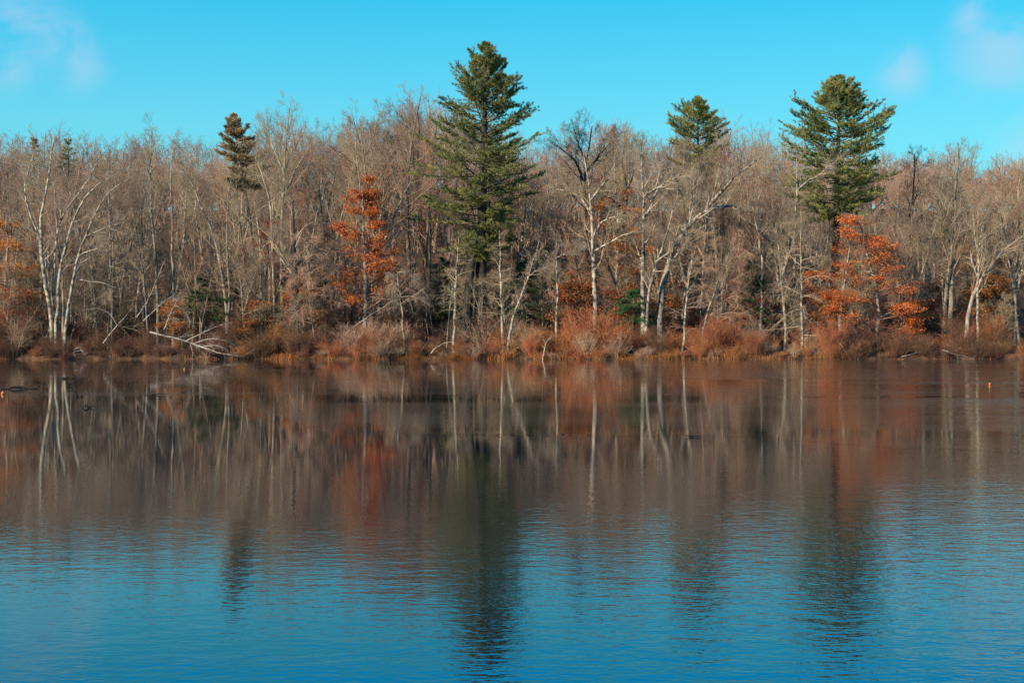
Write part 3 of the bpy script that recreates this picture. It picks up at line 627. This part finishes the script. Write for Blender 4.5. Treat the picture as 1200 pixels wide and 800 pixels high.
custom_tree('bare_tree', 'straight pale tree cut by the right edge of the picture', 'tree', 117,
            [[(1188, 375), (1190, 320), (1193, 280), (1190, 240), (1194, 205)]], 7, seed=32, n1=16, n2=7, n3=5, n4=4, l1=.24, bark='bark_grey', twig='twig_grey')
custom_tree('bare_tree', 'dark rounded bare crown right of the right hand pine against the sky', 'tree', 128,
            [[(1066, 375), (1066, 310), (1067, 260), (1068, 215), (1068, 182)]], 7, seed=33, n1=17, n2=8, n3=6, n4=4, l1=.24, t1=(.5, .98), ang1=(.5, 1.0), bark='bark_dark', twig='twig_dark')

# oaks that keep their rusty leaves
oak = dict(bark='bark_brown', twig='twig_red', flat=.55, up=.01)
def oak_tree(label, D, trunks, rpx, y_lo, y_hi, seed, keep=.1, nl=8, size=.125, spread=.26, leafmat='leaf_orange', limbs=(), **kw):
    b = gz(trunks[0][0][0], 0, D)
    zlo = CAM_Z + (HOR - y_lo) / FPX * D - b; zhi = CAM_Z + (HOR - y_hi) / FPX * D - b
    a = dict(oak); a.update(kw)
    return custom_tree('oak_tree', label, 'oak', D, trunks, rpx, limbs, seed=seed, leaf=(zlo, zhi, keep, nl, size, spread), leafmat=leafmat, **a)
oak_tree('bright orange leaved oak in a narrow column, left of centre', 114.5, [[(427, 386), (430, 345), (427, 300), (424, 250), (424, 215)]], 9, 356, 208, 50, keep=-.55, nl=9, n1=34, n2=7, n3=5, n4=2, l1=.24, t1=(.2, .98), ang1=(.9, 1.4), bark='bark_grey', spread=.24)
oak_tree('wide red orange oak hanging in layers over the water, right side', 112.3, [[(1026, 412), (1030, 382), (1036, 362), (1028, 325), (1018, 290), (1010, 252)]], 7, 418, 246, 51, keep=-.2, nl=9, n1=40, n2=6, n3=5, n4=2, l1=.42, t1=(.08, .98), ang1=(1.1, 1.5), bark='bark_pale', up=-.005,
         limbs=[[(1030, 388), (1046, 384), (1060, 386), (1078, 378)], [(1035, 395), (1060, 402), (1085, 408), (1104, 414)], [(1031, 372), (1055, 362), (1074, 352)], [(1024, 345), (1000, 350), (975, 356)], [(1020, 320), (990, 318), (960, 325)]], spread=.24)
oak_tree('orange leaved oak cut by the left edge of the picture', 116, [[(6, 380), (8, 330), (10, 290), (6, 240)]], 8, 352, 255, 52, keep=-.4, nl=8, n1=24, n2=6, n3=5, n4=2, l1=.36, t1=(.15, .98), ang1=(1.0, 1.5), spread=.24)
oak_tree('thin oak with brown red leaves, between brown topped pine and black trunk', 120, [[(318, 376), (320, 330), (316, 290), (318, 250)]], 5, 345, 255, 53, keep=.5, nl=8, n1=18, n2=5, n3=5, n4=2, l1=.33, t1=(.25, .98), ang1=(1.0, 1.5), leafmat='leaf_brown', spread=.24)
oak_tree('sparse rusty oak behind the wide whitish tree, right of centre', 121, [[(726, 376), (724, 330), (720, 280), (722, 228)]], 6, 335, 222, 54, keep=.1, nl=8, n1=26, n2=6, n3=5, n4=2, l1=.42, t1=(.3, .98), ang1=(1.0, 1.5), spread=.24)
oak_tree('sparse orange oak seen under the long arching white tree', 124, [[(806, 376), (804, 330), (808, 290), (806, 255)]], 5, 312, 250, 55, keep=.25, nl=8, n1=20, n2=6, n3=5, n4=2, l1=.45, t1=(.3, .98), ang1=(1.1, 1.5), spread=.24)
oak_tree('dull rusty oak deep in the shade at far right', 121, [[(1150, 380), (1152, 340), (1150, 300), (1154, 255)]], 6, 372, 285, 56, keep=.15, nl=8, n1=20, n2=6, n3=5, n4=2, l1=.42, t1=(.15, .98), ang1=(1.0, 1.5), leafmat='leaf_brown', spread=.24)
oak_tree('small brown leaved oak low beside the dark evergreen', 115, [[(862, 388), (860, 360), (857, 330)]], 3, 385, 330, 57, keep=.2, nl=8, n1=14, n2=5, n3=4, n4=2, l1=.34, t1=(.2, .98), ang1=(.9, 1.4), leafmat='leaf_brown', spread=.15)
oak_tree('faint orange leaved oak between the pine trunk and wide whitish tree', 126, [[(660, 376), (662, 330), (664, 290), (662, 250)]], 4, 330, 235, 58, keep=.9, nl=8, n1=18, n2=5, n3=5, n4=2, l1=.36, t1=(.3, .98), ang1=(1.0, 1.5), leafmat='leaf_brown', spread=.24)
oak_tree('faint rusty oak between the slim pale snapped tree and the right pine', 122, [[(908, 376), (906, 340), (910, 300), (912, 280)]], 4, 330, 275, 59, keep=.6, nl=8, n1=16, n2=5, n3=5, n4=2, l1=.42, t1=(.3, .98), ang1=(1.0, 1.5), leafmat='leaf_brown', spread=.24)

def young_oaks():
    pr = []
    for v in range(3):
        rng = np.random.default_rng(1500 + v); tr, rd = gen_trunk(rng, 4.5, .035, 1, lean=.1, start=(.2, .5))
        a, b, l = bare_arrays(1500 + v, tr, rd, n1=18, n2=6, n3=4, n4=2, l1=.42, t1=(.2, .98), ang1=(1.0, 1.5), up=0, flat=.55, H=4.5, sides=5, leaf=(.8, 6, .55, 6, .12, .25))
        pr.append((a.mesh('trunk_young', M['bark_grey'], True), b.mesh('crown_young', M['twig_grey'], True), l.mesh('foliage_young', M['leaf_brown'])))
    rng = np.random.default_rng(88)
    for k, x in enumerate((18, 40, 212, 300, 332, 366, 476, 668, 690, 712, 770, 792, 866, 906, 962, 1096, 1146, 1176)):
        D = rng.uniform(113.5, 121); X = (x - 600) / FPX * D; z = float(ground_z(X, D)) - .05; s = rng.uniform(.7, 1.35)
        o = thing('young_oak', 'small young oak holding rusty brown leaves in the understory among the trunks', 'oak', (X, D, z), 'young rusty oaks in the understory', rng.uniform(0, 6.28), s)
        for nm, me in zip(('trunk', 'crown', 'foliage'), pr[k % 3]): link(nm, me, o)
young_oaks()

# ------------------------------------------------------------------ pines and other evergreens
def pine(label, D, trunk_px, rpx, crown, seed, name='pine_tree', cat='pine', needle='needle', bark='bark_dark', whorl=.74, per=6, tuft=6, nsub=16, nb=20, nl=.17, extra_trunks=(), gap=.34, upb=.05, keep=.93, group=None):
    """crown: rows of (photo row, reach left px, reach right px) from the top down"""
    rng = np.random.default_rng(seed + 300)
    tp = path(trunk_px, D, .1, rng, ground=True); base = tp[0].copy(); base[2] = gz(trunk_px[0][0], 0, D); tp = tp - base
    n = 24; T = resample(tp, n); r = rpx / FPX * D / 2
    TR = r * np.interp(np.linspace(0, 1, n), [0, .05, .6, 1], [1.2, 1, .62, .06])
    tr = Acc(); tubes(tr, T[None], TR[None], 9)
    for et in extra_trunks:
        e = path(et, D - .8, .1, rng, ground=True) - base; tubes(tr, resample(e, 12)[None], (r * np.linspace(1, .45, 12))[None], 9)
    rows = np.array(crown, float); zr = CAM_Z + (HOR - rows[:, 0]) / FPX * D - base[2]
    ztop, zbot = zr[0], zr[-1]; m = D / FPX
    br, nd = Acc(), Acc(); P, R, Ls = [], [], []
    z = zbot
    while z < ztop - .15:
        f = (z - zbot) / (ztop - zbot)
        a0 = rng.uniform(0, 6.28); k = per + rng.integers(-1, 2)
        for i in range(k):
            a = a0 + i * 2 * math.pi / k + rng.normal() * .22
            zz = z + rng.uniform(-.34, .34)
            lft = np.interp(-zz, -zr, rows[:, 1]) * m; rgt = np.interp(-zz, -zr, rows[:, 2]) * m
            c = math.cos(a); reach = (rgt if c > 0 else lft) * abs(c) ** 2 + .5 * (lft + rgt) * (1 - c * c)
            L = reach * rng.uniform(1 - gap * 1.5, 1.12) * np.interp(f, [0, .6, .9, 1], [1.34, 1.34, 1.05, .85])
            el = np.interp(f, [0, .35, .75, 1], [-.14, .02, .34, 1.0]) + rng.normal() * .12
            L = min(L, (ztop - zz) / max(math.tan(max(min(el, .9), .05)), .05) * .95 + .1)
            if rng.random() > keep or L < .15: continue
            x0 = np.array([np.interp(zz, T[:, 2], T[:, 0]), np.interp(zz, T[:, 2], T[:, 1]), zz - L * math.tan(min(el, .9)) * .45])
            d = np.array([math.cos(a) * math.cos(el), math.sin(a) * math.cos(el), math.sin(el)]); p = x0; Q = [p]
            L = L / max(.55, math.cos(el))
            for j in range(7):
                d = nrmz(d + rng.normal(size=3) * .06 + np.array([0, 0, upb])); p = p + d * L / 7; Q.append(p)
            P.append(Q); R.append(np.linspace(.012 + L * .010, .006, 8)); Ls.append(L)
        z += whorl * np.interp(f, [0, .7, 1], [1.1, .95, .75])
    P = np.array(P); R = np.array(R); tubes(br, P, R, 4)
    P2, R2 = grow(rng, P, R, nsub, .22, .98, (.5, 1.0), lambda pl, t: np.minimum(pl * .40 * (1.15 - .75 * t) + .12, 1.25), 5, .09, .05, .5, .3, .88, .005); tubes(br, P2, R2, 3)
    # needle tufts along the side shoots, at their tips and at the branch tips
    C, Dv = [], []
    for j in range(tuft):
        t = (j + 1) / tuft; f = t * 4 - 1e-6; i0 = np.minimum(int(f), 3)
        q = P2[:, i0] * (1 - (f - i0)) + P2[:, i0 + 1] * (f - i0)
        C.append(q + rng.normal(size=q.shape) * .04); Dv.append(nrmz(P2[:, i0 + 1] - P2[:, i0]))
    for j in (5, 6, 7): C.append(P[:, j]); Dv.append(nrmz(P[:, j] - P[:, j - 1]))
    C = np.concatenate(C); Dv = np.concatenate(Dv)
    C = np.repeat(C, nb, 0); Dv = np.repeat(Dv, nb, 0); k = len(C)
    d = nrmz(Dv * .55 + rng.normal(size=(k, 3)) * .55 + np.array([0, 0, .28])); u = nrmz(np.cross(d, rng.normal(size=(k, 3))))
    C = C + Dv * rng.uniform(-.06, .06, (k, 1)) + rng.normal(size=(k, 3)) * .03
    L = (nl * rng.uniform(.7, 1.25, k))[:, None]; w = .015
    V = np.stack([C - u * w, C + u * w, C + d * L], 1).reshape(-1, 3); nd.tris(V, np.arange(3 * k).reshape(-1, 3))
    o = thing(name, label, cat, base, group)
    link('trunk', tr.mesh('trunk', M[bark], True), o); link('branches', br.mesh('branches', M['bark_brown'], True), o); link('needles', nd.mesh('needles', M[needle]), o)
    return o

pine('tallest dark green pine with ragged tiered crown, centre', 117,
     [(563, 372), (564, 300), (566, 220), (568, 140), (570, 54)], 15,
     [(52, 1, 1), (62, 9, 8), (74, 22, 19), (88, 34, 36), (100, 28, 40), (114, 42, 50), (126, 38, 50), (150, 58, 70), (162, 46, 50), (178, 64, 46), (196, 74, 58), (216, 80, 50), (236, 76, 44), (258, 70, 38), (282, 58, 34), (305, 34, 22)], 1, nb=22,
     extra_trunks=[[(547, 378), (549, 340), (552, 310), (557, 280)]])
pine('broad topped pine with a pale front tree, right side', 124,
     [(978, 372), (979, 300), (980, 220), (982, 150), (984, 92)], 11,
     [(92, 2, 2), (104, 14, 16), (116, 22, 30), (130, 32, 36), (142, 48, 38), (152, 42, 48), (166, 56, 46), (180, 56, 62), (196, 60, 40), (214, 54, 60), (232, 50, 40), (258, 36, 28)], 2, nb=24, per=7, gap=.24, keep=.97)
pine('small brown tinged pine on a bare pale trunk, left third', 125,
     [(298, 374), (297, 300), (292, 248), (285, 212), (278, 175), (274, 135)], 6,
     [(136, 1, 1), (146, 8, 9), (160, 15, 17), (174, 20, 23), (188, 24, 33), (206, 20, 22), (222, 12, 14)], 3, needle='needle_brown', bark='bark_grey', nsub=13, nb=16, whorl=.55)
pine('rounded pine crown showing above bare trees, right of centre', 142,
     [(812, 374), (814, 300), (816, 220), (818, 160), (818, 116)], 7,
     [(117, 2, 2), (126, 14, 13), (137, 25, 20), (148, 31, 25), (162, 31, 28), (182, 28, 26), (206, 22, 22), (228, 14, 14)], 4, nsub=13, whorl=.62)
pine('far off little pine tip above the wood, left edge', 160,
     [(80, 370), (80, 260), (80, 200), (80, 160)], 5, [(160, 1, 1), (170, 5, 5), (184, 8, 8), (200, 8, 8)], 5, nsub=7, tuft=4, nb=8, nl=.18, keep=.7)
pine('far off brownish pine tip in the corner of the wood, left edge', 158,
     [(40, 370), (40, 260), (40, 200), (40, 162)], 5, [(162, 2, 2), (171, 6, 6), (184, 9, 9), (200, 9, 8)], 6, nsub=7, tuft=4, nb=8, nl=.18, keep=.7, needle='needle_brown')
ev = dict(name='evergreen_tree', cat='evergreen', needle='needle_green', nsub=9, tuft=5, nb=12, nl=.13, whorl=.42, upb=-.03, bark='bark_brown')
for i, (lab, D, x, yt, wd, yb) in enumerate((
        ('small deep green evergreen between twin stemmed tree and short white tree', 114.6, 272, 316, 18, 372),
        ('low dull green evergreen behind the fallen white trunk', 115.5, 235, 322, 24, 374),
        ('low bright green evergreen bush behind the wide whitish tree', 113.6, 742, 338, 22, 376),
        ('dusky green evergreen just right of the pine trunks', 117.5, 612, 305, 28, 376),
        ('blackish green evergreen in deep shade, right of the arching tree', 113.8, 880, 300, 24, 378),
        ('thin dull evergreen behind the faint orange oak', 128, 640, 285, 26, 372),
        ('dim evergreen filling the shade behind the black trunk', 124, 372, 305, 24, 374),
        ('dim evergreen low behind the far left birch clump', 122, 30, 300, 24, 374),
        ('dim evergreen left of the pine trunks', 123, 520, 300, 20, 374))):
    pine(lab, D, [(x, yb), (x + 1, (yt + yb) / 2), (x, yt)], 4, [(yt, 1, 1), (yt + (yb - yt) * .3, wd * .5, wd * .5), (yt + (yb - yt) * .65, wd * .85, wd * .8), (yb - 4, wd, wd)], 20 + i, **ev)

# ------------------------------------------------------------------ waterside shrubs
def shrub_arrays(seed, h, w, n=46, arch=.10, lean=.8, thick=1.0, fine=True):
    rng = np.random.default_rng(seed)
    a = rng.uniform(0, 6.28, n); t = np.abs(rng.normal(size=n)) * .35 * lean; r0 = rng.uniform(0, .28, n) * w
    d = np.stack([np.cos(a) * t, np.sin(a) * t, np.ones(n)], 1); d = nrmz(d)
    p = np.stack([np.cos(a) * r0, np.sin(a) * r0, np.full(n, -.12)], 1); L = h * rng.uniform(.55, 1.08, n); Q = [p]
    for j in range(6):
        d = nrmz(d + rng.normal(size=(n, 3)) * .12 + np.stack([np.cos(a), np.sin(a), 0 * a], 1) * arch * (j / 5)); p = p + d * (L / 6)[:, None]; Q.append(p)
    P = np.stack(Q, 1); R = np.linspace(.014, .005, 7)[None] * np.ones((n, 1)) * thick
    ac = Acc(); tubes(ac, P, R, 4)
    P2, R2 = grow(rng, P, R, 9, .18, .98, (.35, .95), lambda pl, t: pl * .38 * (1.1 - .5 * t), 5, .16, .06, .7, .4, 0, .005); tubes(ac, P2, R2 * thick, 3)
    if not fine: return ac
    P3, R3 = grow(rng, P2, R2, 6, .15, .98, (.35, .9), lambda pl, t: np.maximum(pl * .5, .15), 3, .15, .05, .75, .5, 0, .0045); tubes(ac, P3, R3 * thick, 3)
    return ac
SH = {}
for c in ('shrub_maroon', 'shrub_rust', 'shrub_tan'):
    SH[c] = [shrub_arrays(700 + v, (2.2, 2.0, 1.7, 2.3, 2.9, 1.3)[v], (1.6, 1.8, 1.4, 1.6, 1.0, 2.6)[v], n=(40, 38, 30, 36, 15, 30)[v], arch=(.05, .16, .30, .10, .03, .12)[v], lean=(.7, 1.1, 1.7, .9, .45, 1.3)[v]).mesh(c, M[c], True) for v in range(6)]
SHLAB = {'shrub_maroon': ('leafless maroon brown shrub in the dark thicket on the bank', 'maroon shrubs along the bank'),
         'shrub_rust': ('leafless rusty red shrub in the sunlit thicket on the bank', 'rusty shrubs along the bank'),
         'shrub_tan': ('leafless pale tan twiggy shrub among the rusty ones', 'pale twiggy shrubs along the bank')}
def shrubs():
    rng = np.random.default_rng(9)
    for (s0, s1, cnt, h0, h1) in ((-.15, .5, 90, .35, 1.0), (1.0, 3.0, 80, .7, 1.35), (4.0, 7.5, 66, .8, 1.6), (8.5, 14, 56, .8, 1.75)):
        for k in range(cnt):
            xp = -25 + 1250 * (k + rng.uniform(-.3, 1.3)) / cnt
            X = (xp - 600) / FPX * 112; D = float(shore(X)) + rng.uniform(s0, s1); X = (xp - 600) / FPX * D
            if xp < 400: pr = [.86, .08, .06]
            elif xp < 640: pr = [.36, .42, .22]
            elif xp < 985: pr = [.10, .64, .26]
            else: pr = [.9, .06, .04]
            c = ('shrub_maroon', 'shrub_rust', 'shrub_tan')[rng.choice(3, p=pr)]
            s = .88 * rng.uniform(h0, h1) * (1 + .22 * math.sin(xp * .045 + 1) + .15 * math.sin(xp * .017 + 2))
            lab, grp = SHLAB[c]
            z = float(ground_z(X, D))
            o = link('shrub', SH[c][rng.integers(6)]); tag(o, lab, 'shrub', grp)
            o.location = (X, D, z - .05); o.rotation_euler = (0, 0, rng.uniform(0, 6.28)); f = rng.uniform(.9, 1.3); o.scale = (s * f, s * f, s)
shrubs()

# tangled undergrowth between the trunks further back
def undergrowth():
    pr = [shrub_arrays(800 + v, 3.2, 2.0, n=16, arch=.1, lean=.8, thick=1.5, fine=False) for v in range(4)]
    rng = np.random.default_rng(19); A = Acc()
    for k in range(420):
        D = rng.uniform(121, 175); xp = rng.uniform(-50, 1250); X = (xp - 600) / FPX * D
        s = rng.uniform(.6, 1.5); a = rng.uniform(0, 6.28); c, n = math.cos(a), math.sin(a)
        src = pr[rng.integers(4)]; mi = int(rng.choice(4, p=[.30, .08, .04, .58]))  # mostly dark twigs: shade between the trunks is partly put into their colour
        src.qm = [np.full(len(f), mi) for f in src.q]
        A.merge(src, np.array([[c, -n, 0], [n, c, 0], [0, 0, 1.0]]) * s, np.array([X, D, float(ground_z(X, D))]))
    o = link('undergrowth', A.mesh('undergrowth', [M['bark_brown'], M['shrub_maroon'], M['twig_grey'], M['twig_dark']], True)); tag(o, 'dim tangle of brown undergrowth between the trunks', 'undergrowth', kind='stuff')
undergrowth()

# golden grass at the waterline
def bank_grass():
    rng = np.random.default_rng(3); n = 19000
    xp = rng.uniform(-20, 1220, n)
    dens = np.interp(xp, [0, 180, 260, 300, 400, 560, 640, 760, 900, 985, 1000, 1200], [.06, .06, .25, .9, .5, 1, .9, .5, .4, .7, .03, .02])
    cl = .5 + .5 * np.sin(xp * .09) * np.sin(xp * .031 + 1)
    xp = xp[rng.random(n) < dens * (.1 + .9 * cl)]; n = len(xp)
    X = (xp - 600) / FPX * 110; Y = shore(X) + rng.uniform(-.42, .3, n); Z = np.maximum(ground_z(X, Y), -.02)
    C = np.stack([X, Y, Z], 1); d = nrmz(np.stack([rng.normal(size=n) * .35, rng.normal(size=n) * .35 - .15, np.ones(n)], 1))
    L = rng.uniform(.18, .62, n)[:, None]; u = nrmz(np.stack([rng.normal(size=n), rng.normal(size=n), 0 * X], 1)) * .011
    b = np.stack([d[:, 0], d[:, 1], -.4 * np.ones(n)], 1) * L * .35
    V = np.stack([C - u, C + u, C + d * L * .6 + u * .7, C + d * L * .6 - u * .7, C + d * L + b], 1).reshape(-1, 3)
    i = np.arange(n)[:, None] * 5
    a = Acc(); a.quads(V, i + np.array([[0, 1, 2, 3]]))
    a.t.append(i + np.array([[3, 2, 4]])); a.tm.append(np.zeros(n))
    o = link('grass', a.mesh('grass', M['grass'])); tag(o, 'strip of golden dead grass along the waterline', 'grass', kind='stuff')
bank_grass()

# ------------------------------------------------------------------ fallen and leaning dead wood
def dead_branch(name, label, cat, D, main, rpx, limbs, seed, matname='deadwood', n1=8, l1=.25, depth=.2, droop=.0, twigs=True):
    rng = np.random.default_rng(seed + 60)
    P = path(main, D, depth, rng); base = P[0].copy(); P = P - base
    r = rpx / FPX * D / 2 * .44; T = resample(P, 12); T[1:-1] += rng.normal(size=T[1:-1].shape) * .02
    TR = r * np.linspace(1, .25, 12)
    o = thing(name, label, cat, base)
    a = Acc(); tubes(a, T[None], TR[None], 7); link('stem', a.mesh('stem', M[matname], True), o)
    TP, RR = [T], [TR]; b = Acc()
    for l in limbs:
        L = path(l, D, .35, rng) - base; k = np.argmin(((T[:, [0, 2]] - L[0, [0, 2]]) ** 2).sum(1)); L[:, 1] += T[k, 1] - L[0, 1]; L[0] = T[k]
        L = resample(L, 12); TP.append(L); RR.append(r * .5 * np.linspace(1, .25, 12)); tubes(b, L[None], RR[-1][None], 5)
    if twigs:
        P1, R1 = grow(rng, np.array(TP), np.array(RR), n1, .25, .98, (.4, .9), lambda pl, t: pl * l1 * (1.1 - .5 * t), 6, .14, -droop, .45, .3, 0, .008); tubes(b, P1, R1, 4)
        P2, R2 = grow(rng, P1, R1, 5, .2, .98, (.4, .9), lambda pl, t: pl * .5, 4, .14, -droop, .6, .4, 0, .005); tubes(b, P2, R2, 3)
    if b.v: link('branches', b.mesh('branches', M[matname], True), o)
    return o
dead_branch('fallen_tree', 'bleached white fallen trunk slanting down into the water, left', 'fallen tree', 108.9,
            [(176, 389), (196, 394), (215, 399), (240, 407), (262, 415), (288, 418)], 5.5,
            [[(214, 400), (240, 389), (256, 381), (271, 378)], [(226, 403), (246, 396), (268, 399), (280, 408)], [(240, 407), (255, 404), (270, 410)], [(205, 398), (222, 401), (250, 412)]], 1, n1=7, l1=.22)
dead_branch('dead_branch', 'pale dead stem leaning right out of the maroon thicket, left', 'dead branch', 111, [(121, 402), (134, 387), (147, 372), (161, 357)], 3.5, [[(140, 380), (128, 366), (112, 360), (95, 364)]], 2, n1=4)
dead_branch('dead_branch', 'long dead branch slanting up right behind the fallen trunk', 'dead branch', 111.5, [(160, 372), (172, 352), (182, 330), (192, 306)], 3.5, [], 3, n1=5)
dead_branch('dead_branch', 'bleached branch rising from the fallen trunk butt with drooping twigs', 'dead branch', 110.5, [(192, 386), (198, 372), (206, 356), (213, 342)], 3.5, [[(200, 368), (208, 361), (214, 370), (219, 380)], [(205, 358), (216, 362), (226, 378)]], 4, n1=8, l1=.4, droop=.1)
dead_branch('dead_branch', 'pale stick leaning up right above the fallen trunk butt', 'dead branch', 110.8, [(168, 376), (182, 362), (195, 350), (206, 344)], 3, [], 5, n1=4)
dead_branch('dead_branch', 'curled pale roots and sticks at the water below the birches', 'dead branch', 109.4, [(88, 417), (86, 410), (93, 406), (102, 416)], 2.5, [[(87, 411), (96, 410), (106, 416)]], 6, n1=3, twigs=True)
dead_branch('dead_branch', 'level dead branch sticking out right of the birch clump', 'dead branch', 112, [(88, 327), (104, 330), (120, 331), (136, 337)], 3, [], 7, n1=6)
dead_branch('dead_branch', 'dead branch slanting up right below the orange column oak', 'dead branch', 111.4, [(405, 390), (424, 376), (443, 363), (466, 347)], 3, [], 8, n1=5)
dead_branch('fallen_branch', 'grey fallen branch lying at the water below the red oak', 'fallen branch', 108.7, [(1057, 418), (1068, 415), (1082, 412)], 2.5, [], 9, n1=4, matname='bark_grey')
dead_branch('fallen_branch', 'pale fallen branch reaching into the water, far right', 'fallen branch', 109.0, [(1104, 410), (1120, 415), (1134, 419), (1150, 423)], 3, [[(1110, 412), (1120, 411), (1128, 408)]], 10, n1=7, matname='bark_pale')
dead_branch('dead_branch', 'short pale stick slanting into the water left of the red oak', 'dead branch', 109.2, [(984, 402), (992, 412), (999, 421)], 3, [], 11, n1=4)
dead_branch('dead_branch', 'bleached forked stub standing at the waterline below the leaning pale tree', 'dead branch', 109.6, [(636, 421), (638, 410), (639, 402), (647, 394)], 4, [[(639, 403), (636, 394)]], 12, n1=3)
dead_branch('dead_branch', 'pale bent branch low in the grass left of the pine', 'dead branch', 110, [(505, 414), (512, 406), (520, 402), (530, 400)], 3.5, [], 13, n1=6)

# ------------------------------------------------------------------ things on the ice and water
def water_at(x, y):
    D = CAM_Z * FPX / (y - HOR); return np.array([(x - 600) / FPX * D, D, 0.0])
def driftwood(label, x, y, wpx, seed, hgt=.05, stub=False, group=None, name='driftwood'):
    c = water_at(x, y); D = c[1]; L = wpx / FPX * D; rng = np.random.default_rng(seed)
    t = np.linspace(-.5, .5, 9); P = np.stack([t * L, rng.normal(size=9) * .03 * L, .012 + hgt * (.35 + .5 * np.sin(t * 9 + seed) + rng.normal(size=9) * .25)], 1)
    a = Acc(); tubes(a, P[None], (hgt * .55 * np.interp(t, [-.5, -.2, .2, .5], [.35, 1, .8, .2]) * rng.uniform(0.55, 1.35, 9))[None], 7)
    if stub:
        S = np.stack([np.linspace(-.1, -.3, 5) * L, np.linspace(0, .02, 5), .02 + np.linspace(0, hgt * 2.2, 5)], 1); tubes(a, S[None], (hgt * .5 * np.linspace(1, .4, 5))[None], 6)
    o = link(name, a.mesh(name, M['driftwood'], True)); o.location = tuple(c); o.rotation_euler = (0, 0, rng.uniform(-.3, .3)); tag(o, label, name.replace('_', ' '), group)
driftwood('long black log lying on the ice, farthest of those at left', 80, 444, 30, 1, .13)
driftwood('long flat dark log on the ice reaching the left edge', 22, 456, 48, 2, .08)
driftwood('short black snag with raised end on the ice, left', 91, 465, 13, 3, .07, True)
driftwood('small dark stick on the ice edge, nearest of those at left', 104, 478, 14, 4, .045)
driftwood('small black stick at the ice edge, right of centre', 812, 512, 21, 5, .02, True)
driftwood('long faint dark sliver frozen in the ice beside the left streaks', 180, 463, 34, 6, .035)
driftwood('tiny dark stick on the ice below the fallen trunk', 216, 460, 7, 7, .03)
for i, (x, w) in enumerate(((503, 7), (520, 9), (541, 6), (557, 12), (566, 6), (584, 8), (601, 7), (622, 11), (641, 8), (660, 5), (668, 7), (690, 6))):
    driftwood('small dark wet fragment in the row along the ice edge at centre', x, 509 + (i % 3) * .6, w, 20 + i, .012, group='dark fragments along the ice edge', name='ice_fragment')

def buoy(label, x, y, wpx):
    c = water_at(x, y); r = wpx / FPX * c[1] / 2
    prof = [(0, -.6), (.55, -.55), (.95, -.2), (1, .15), (.85, .6), (.5, .95), (.28, 1.05)]; cap = [(.28, 1.04), (.30, 1.25), (.18, 1.4), (.0, 1.42)]
    def lathe(p):
        k = 16; a = np.arange(k) * 2 * math.pi / k; V = np.array([[q[0] * r * math.cos(t), q[0] * r * math.sin(t), q[1] * r] for q in p for t in a]); n = len(p)
        F = np.array([[i * k + j, i * k + (j + 1) % k, (i + 1) * k + (j + 1) % k, (i + 1) * k + j] for i in range(n - 1) for j in range(k)])
        A = Acc(); A.quads(V, F); return A
    o = thing('buoy', label, 'buoy', (c[0], c[1], .02)); link('float', lathe(prof).mesh('float', M['buoy_orange'], True), o); link('cap', lathe(cap).mesh('cap', M['buoy_cap'], True), o)
buoy('little orange buoy on the ice below the fallen white trunk', 216, 433, 2.2)
buoy('little orange buoy on the ice at far right', 1160, 451, 2.8)
buoy('orange buoy at the left edge of the picture', 3, 462, 4)
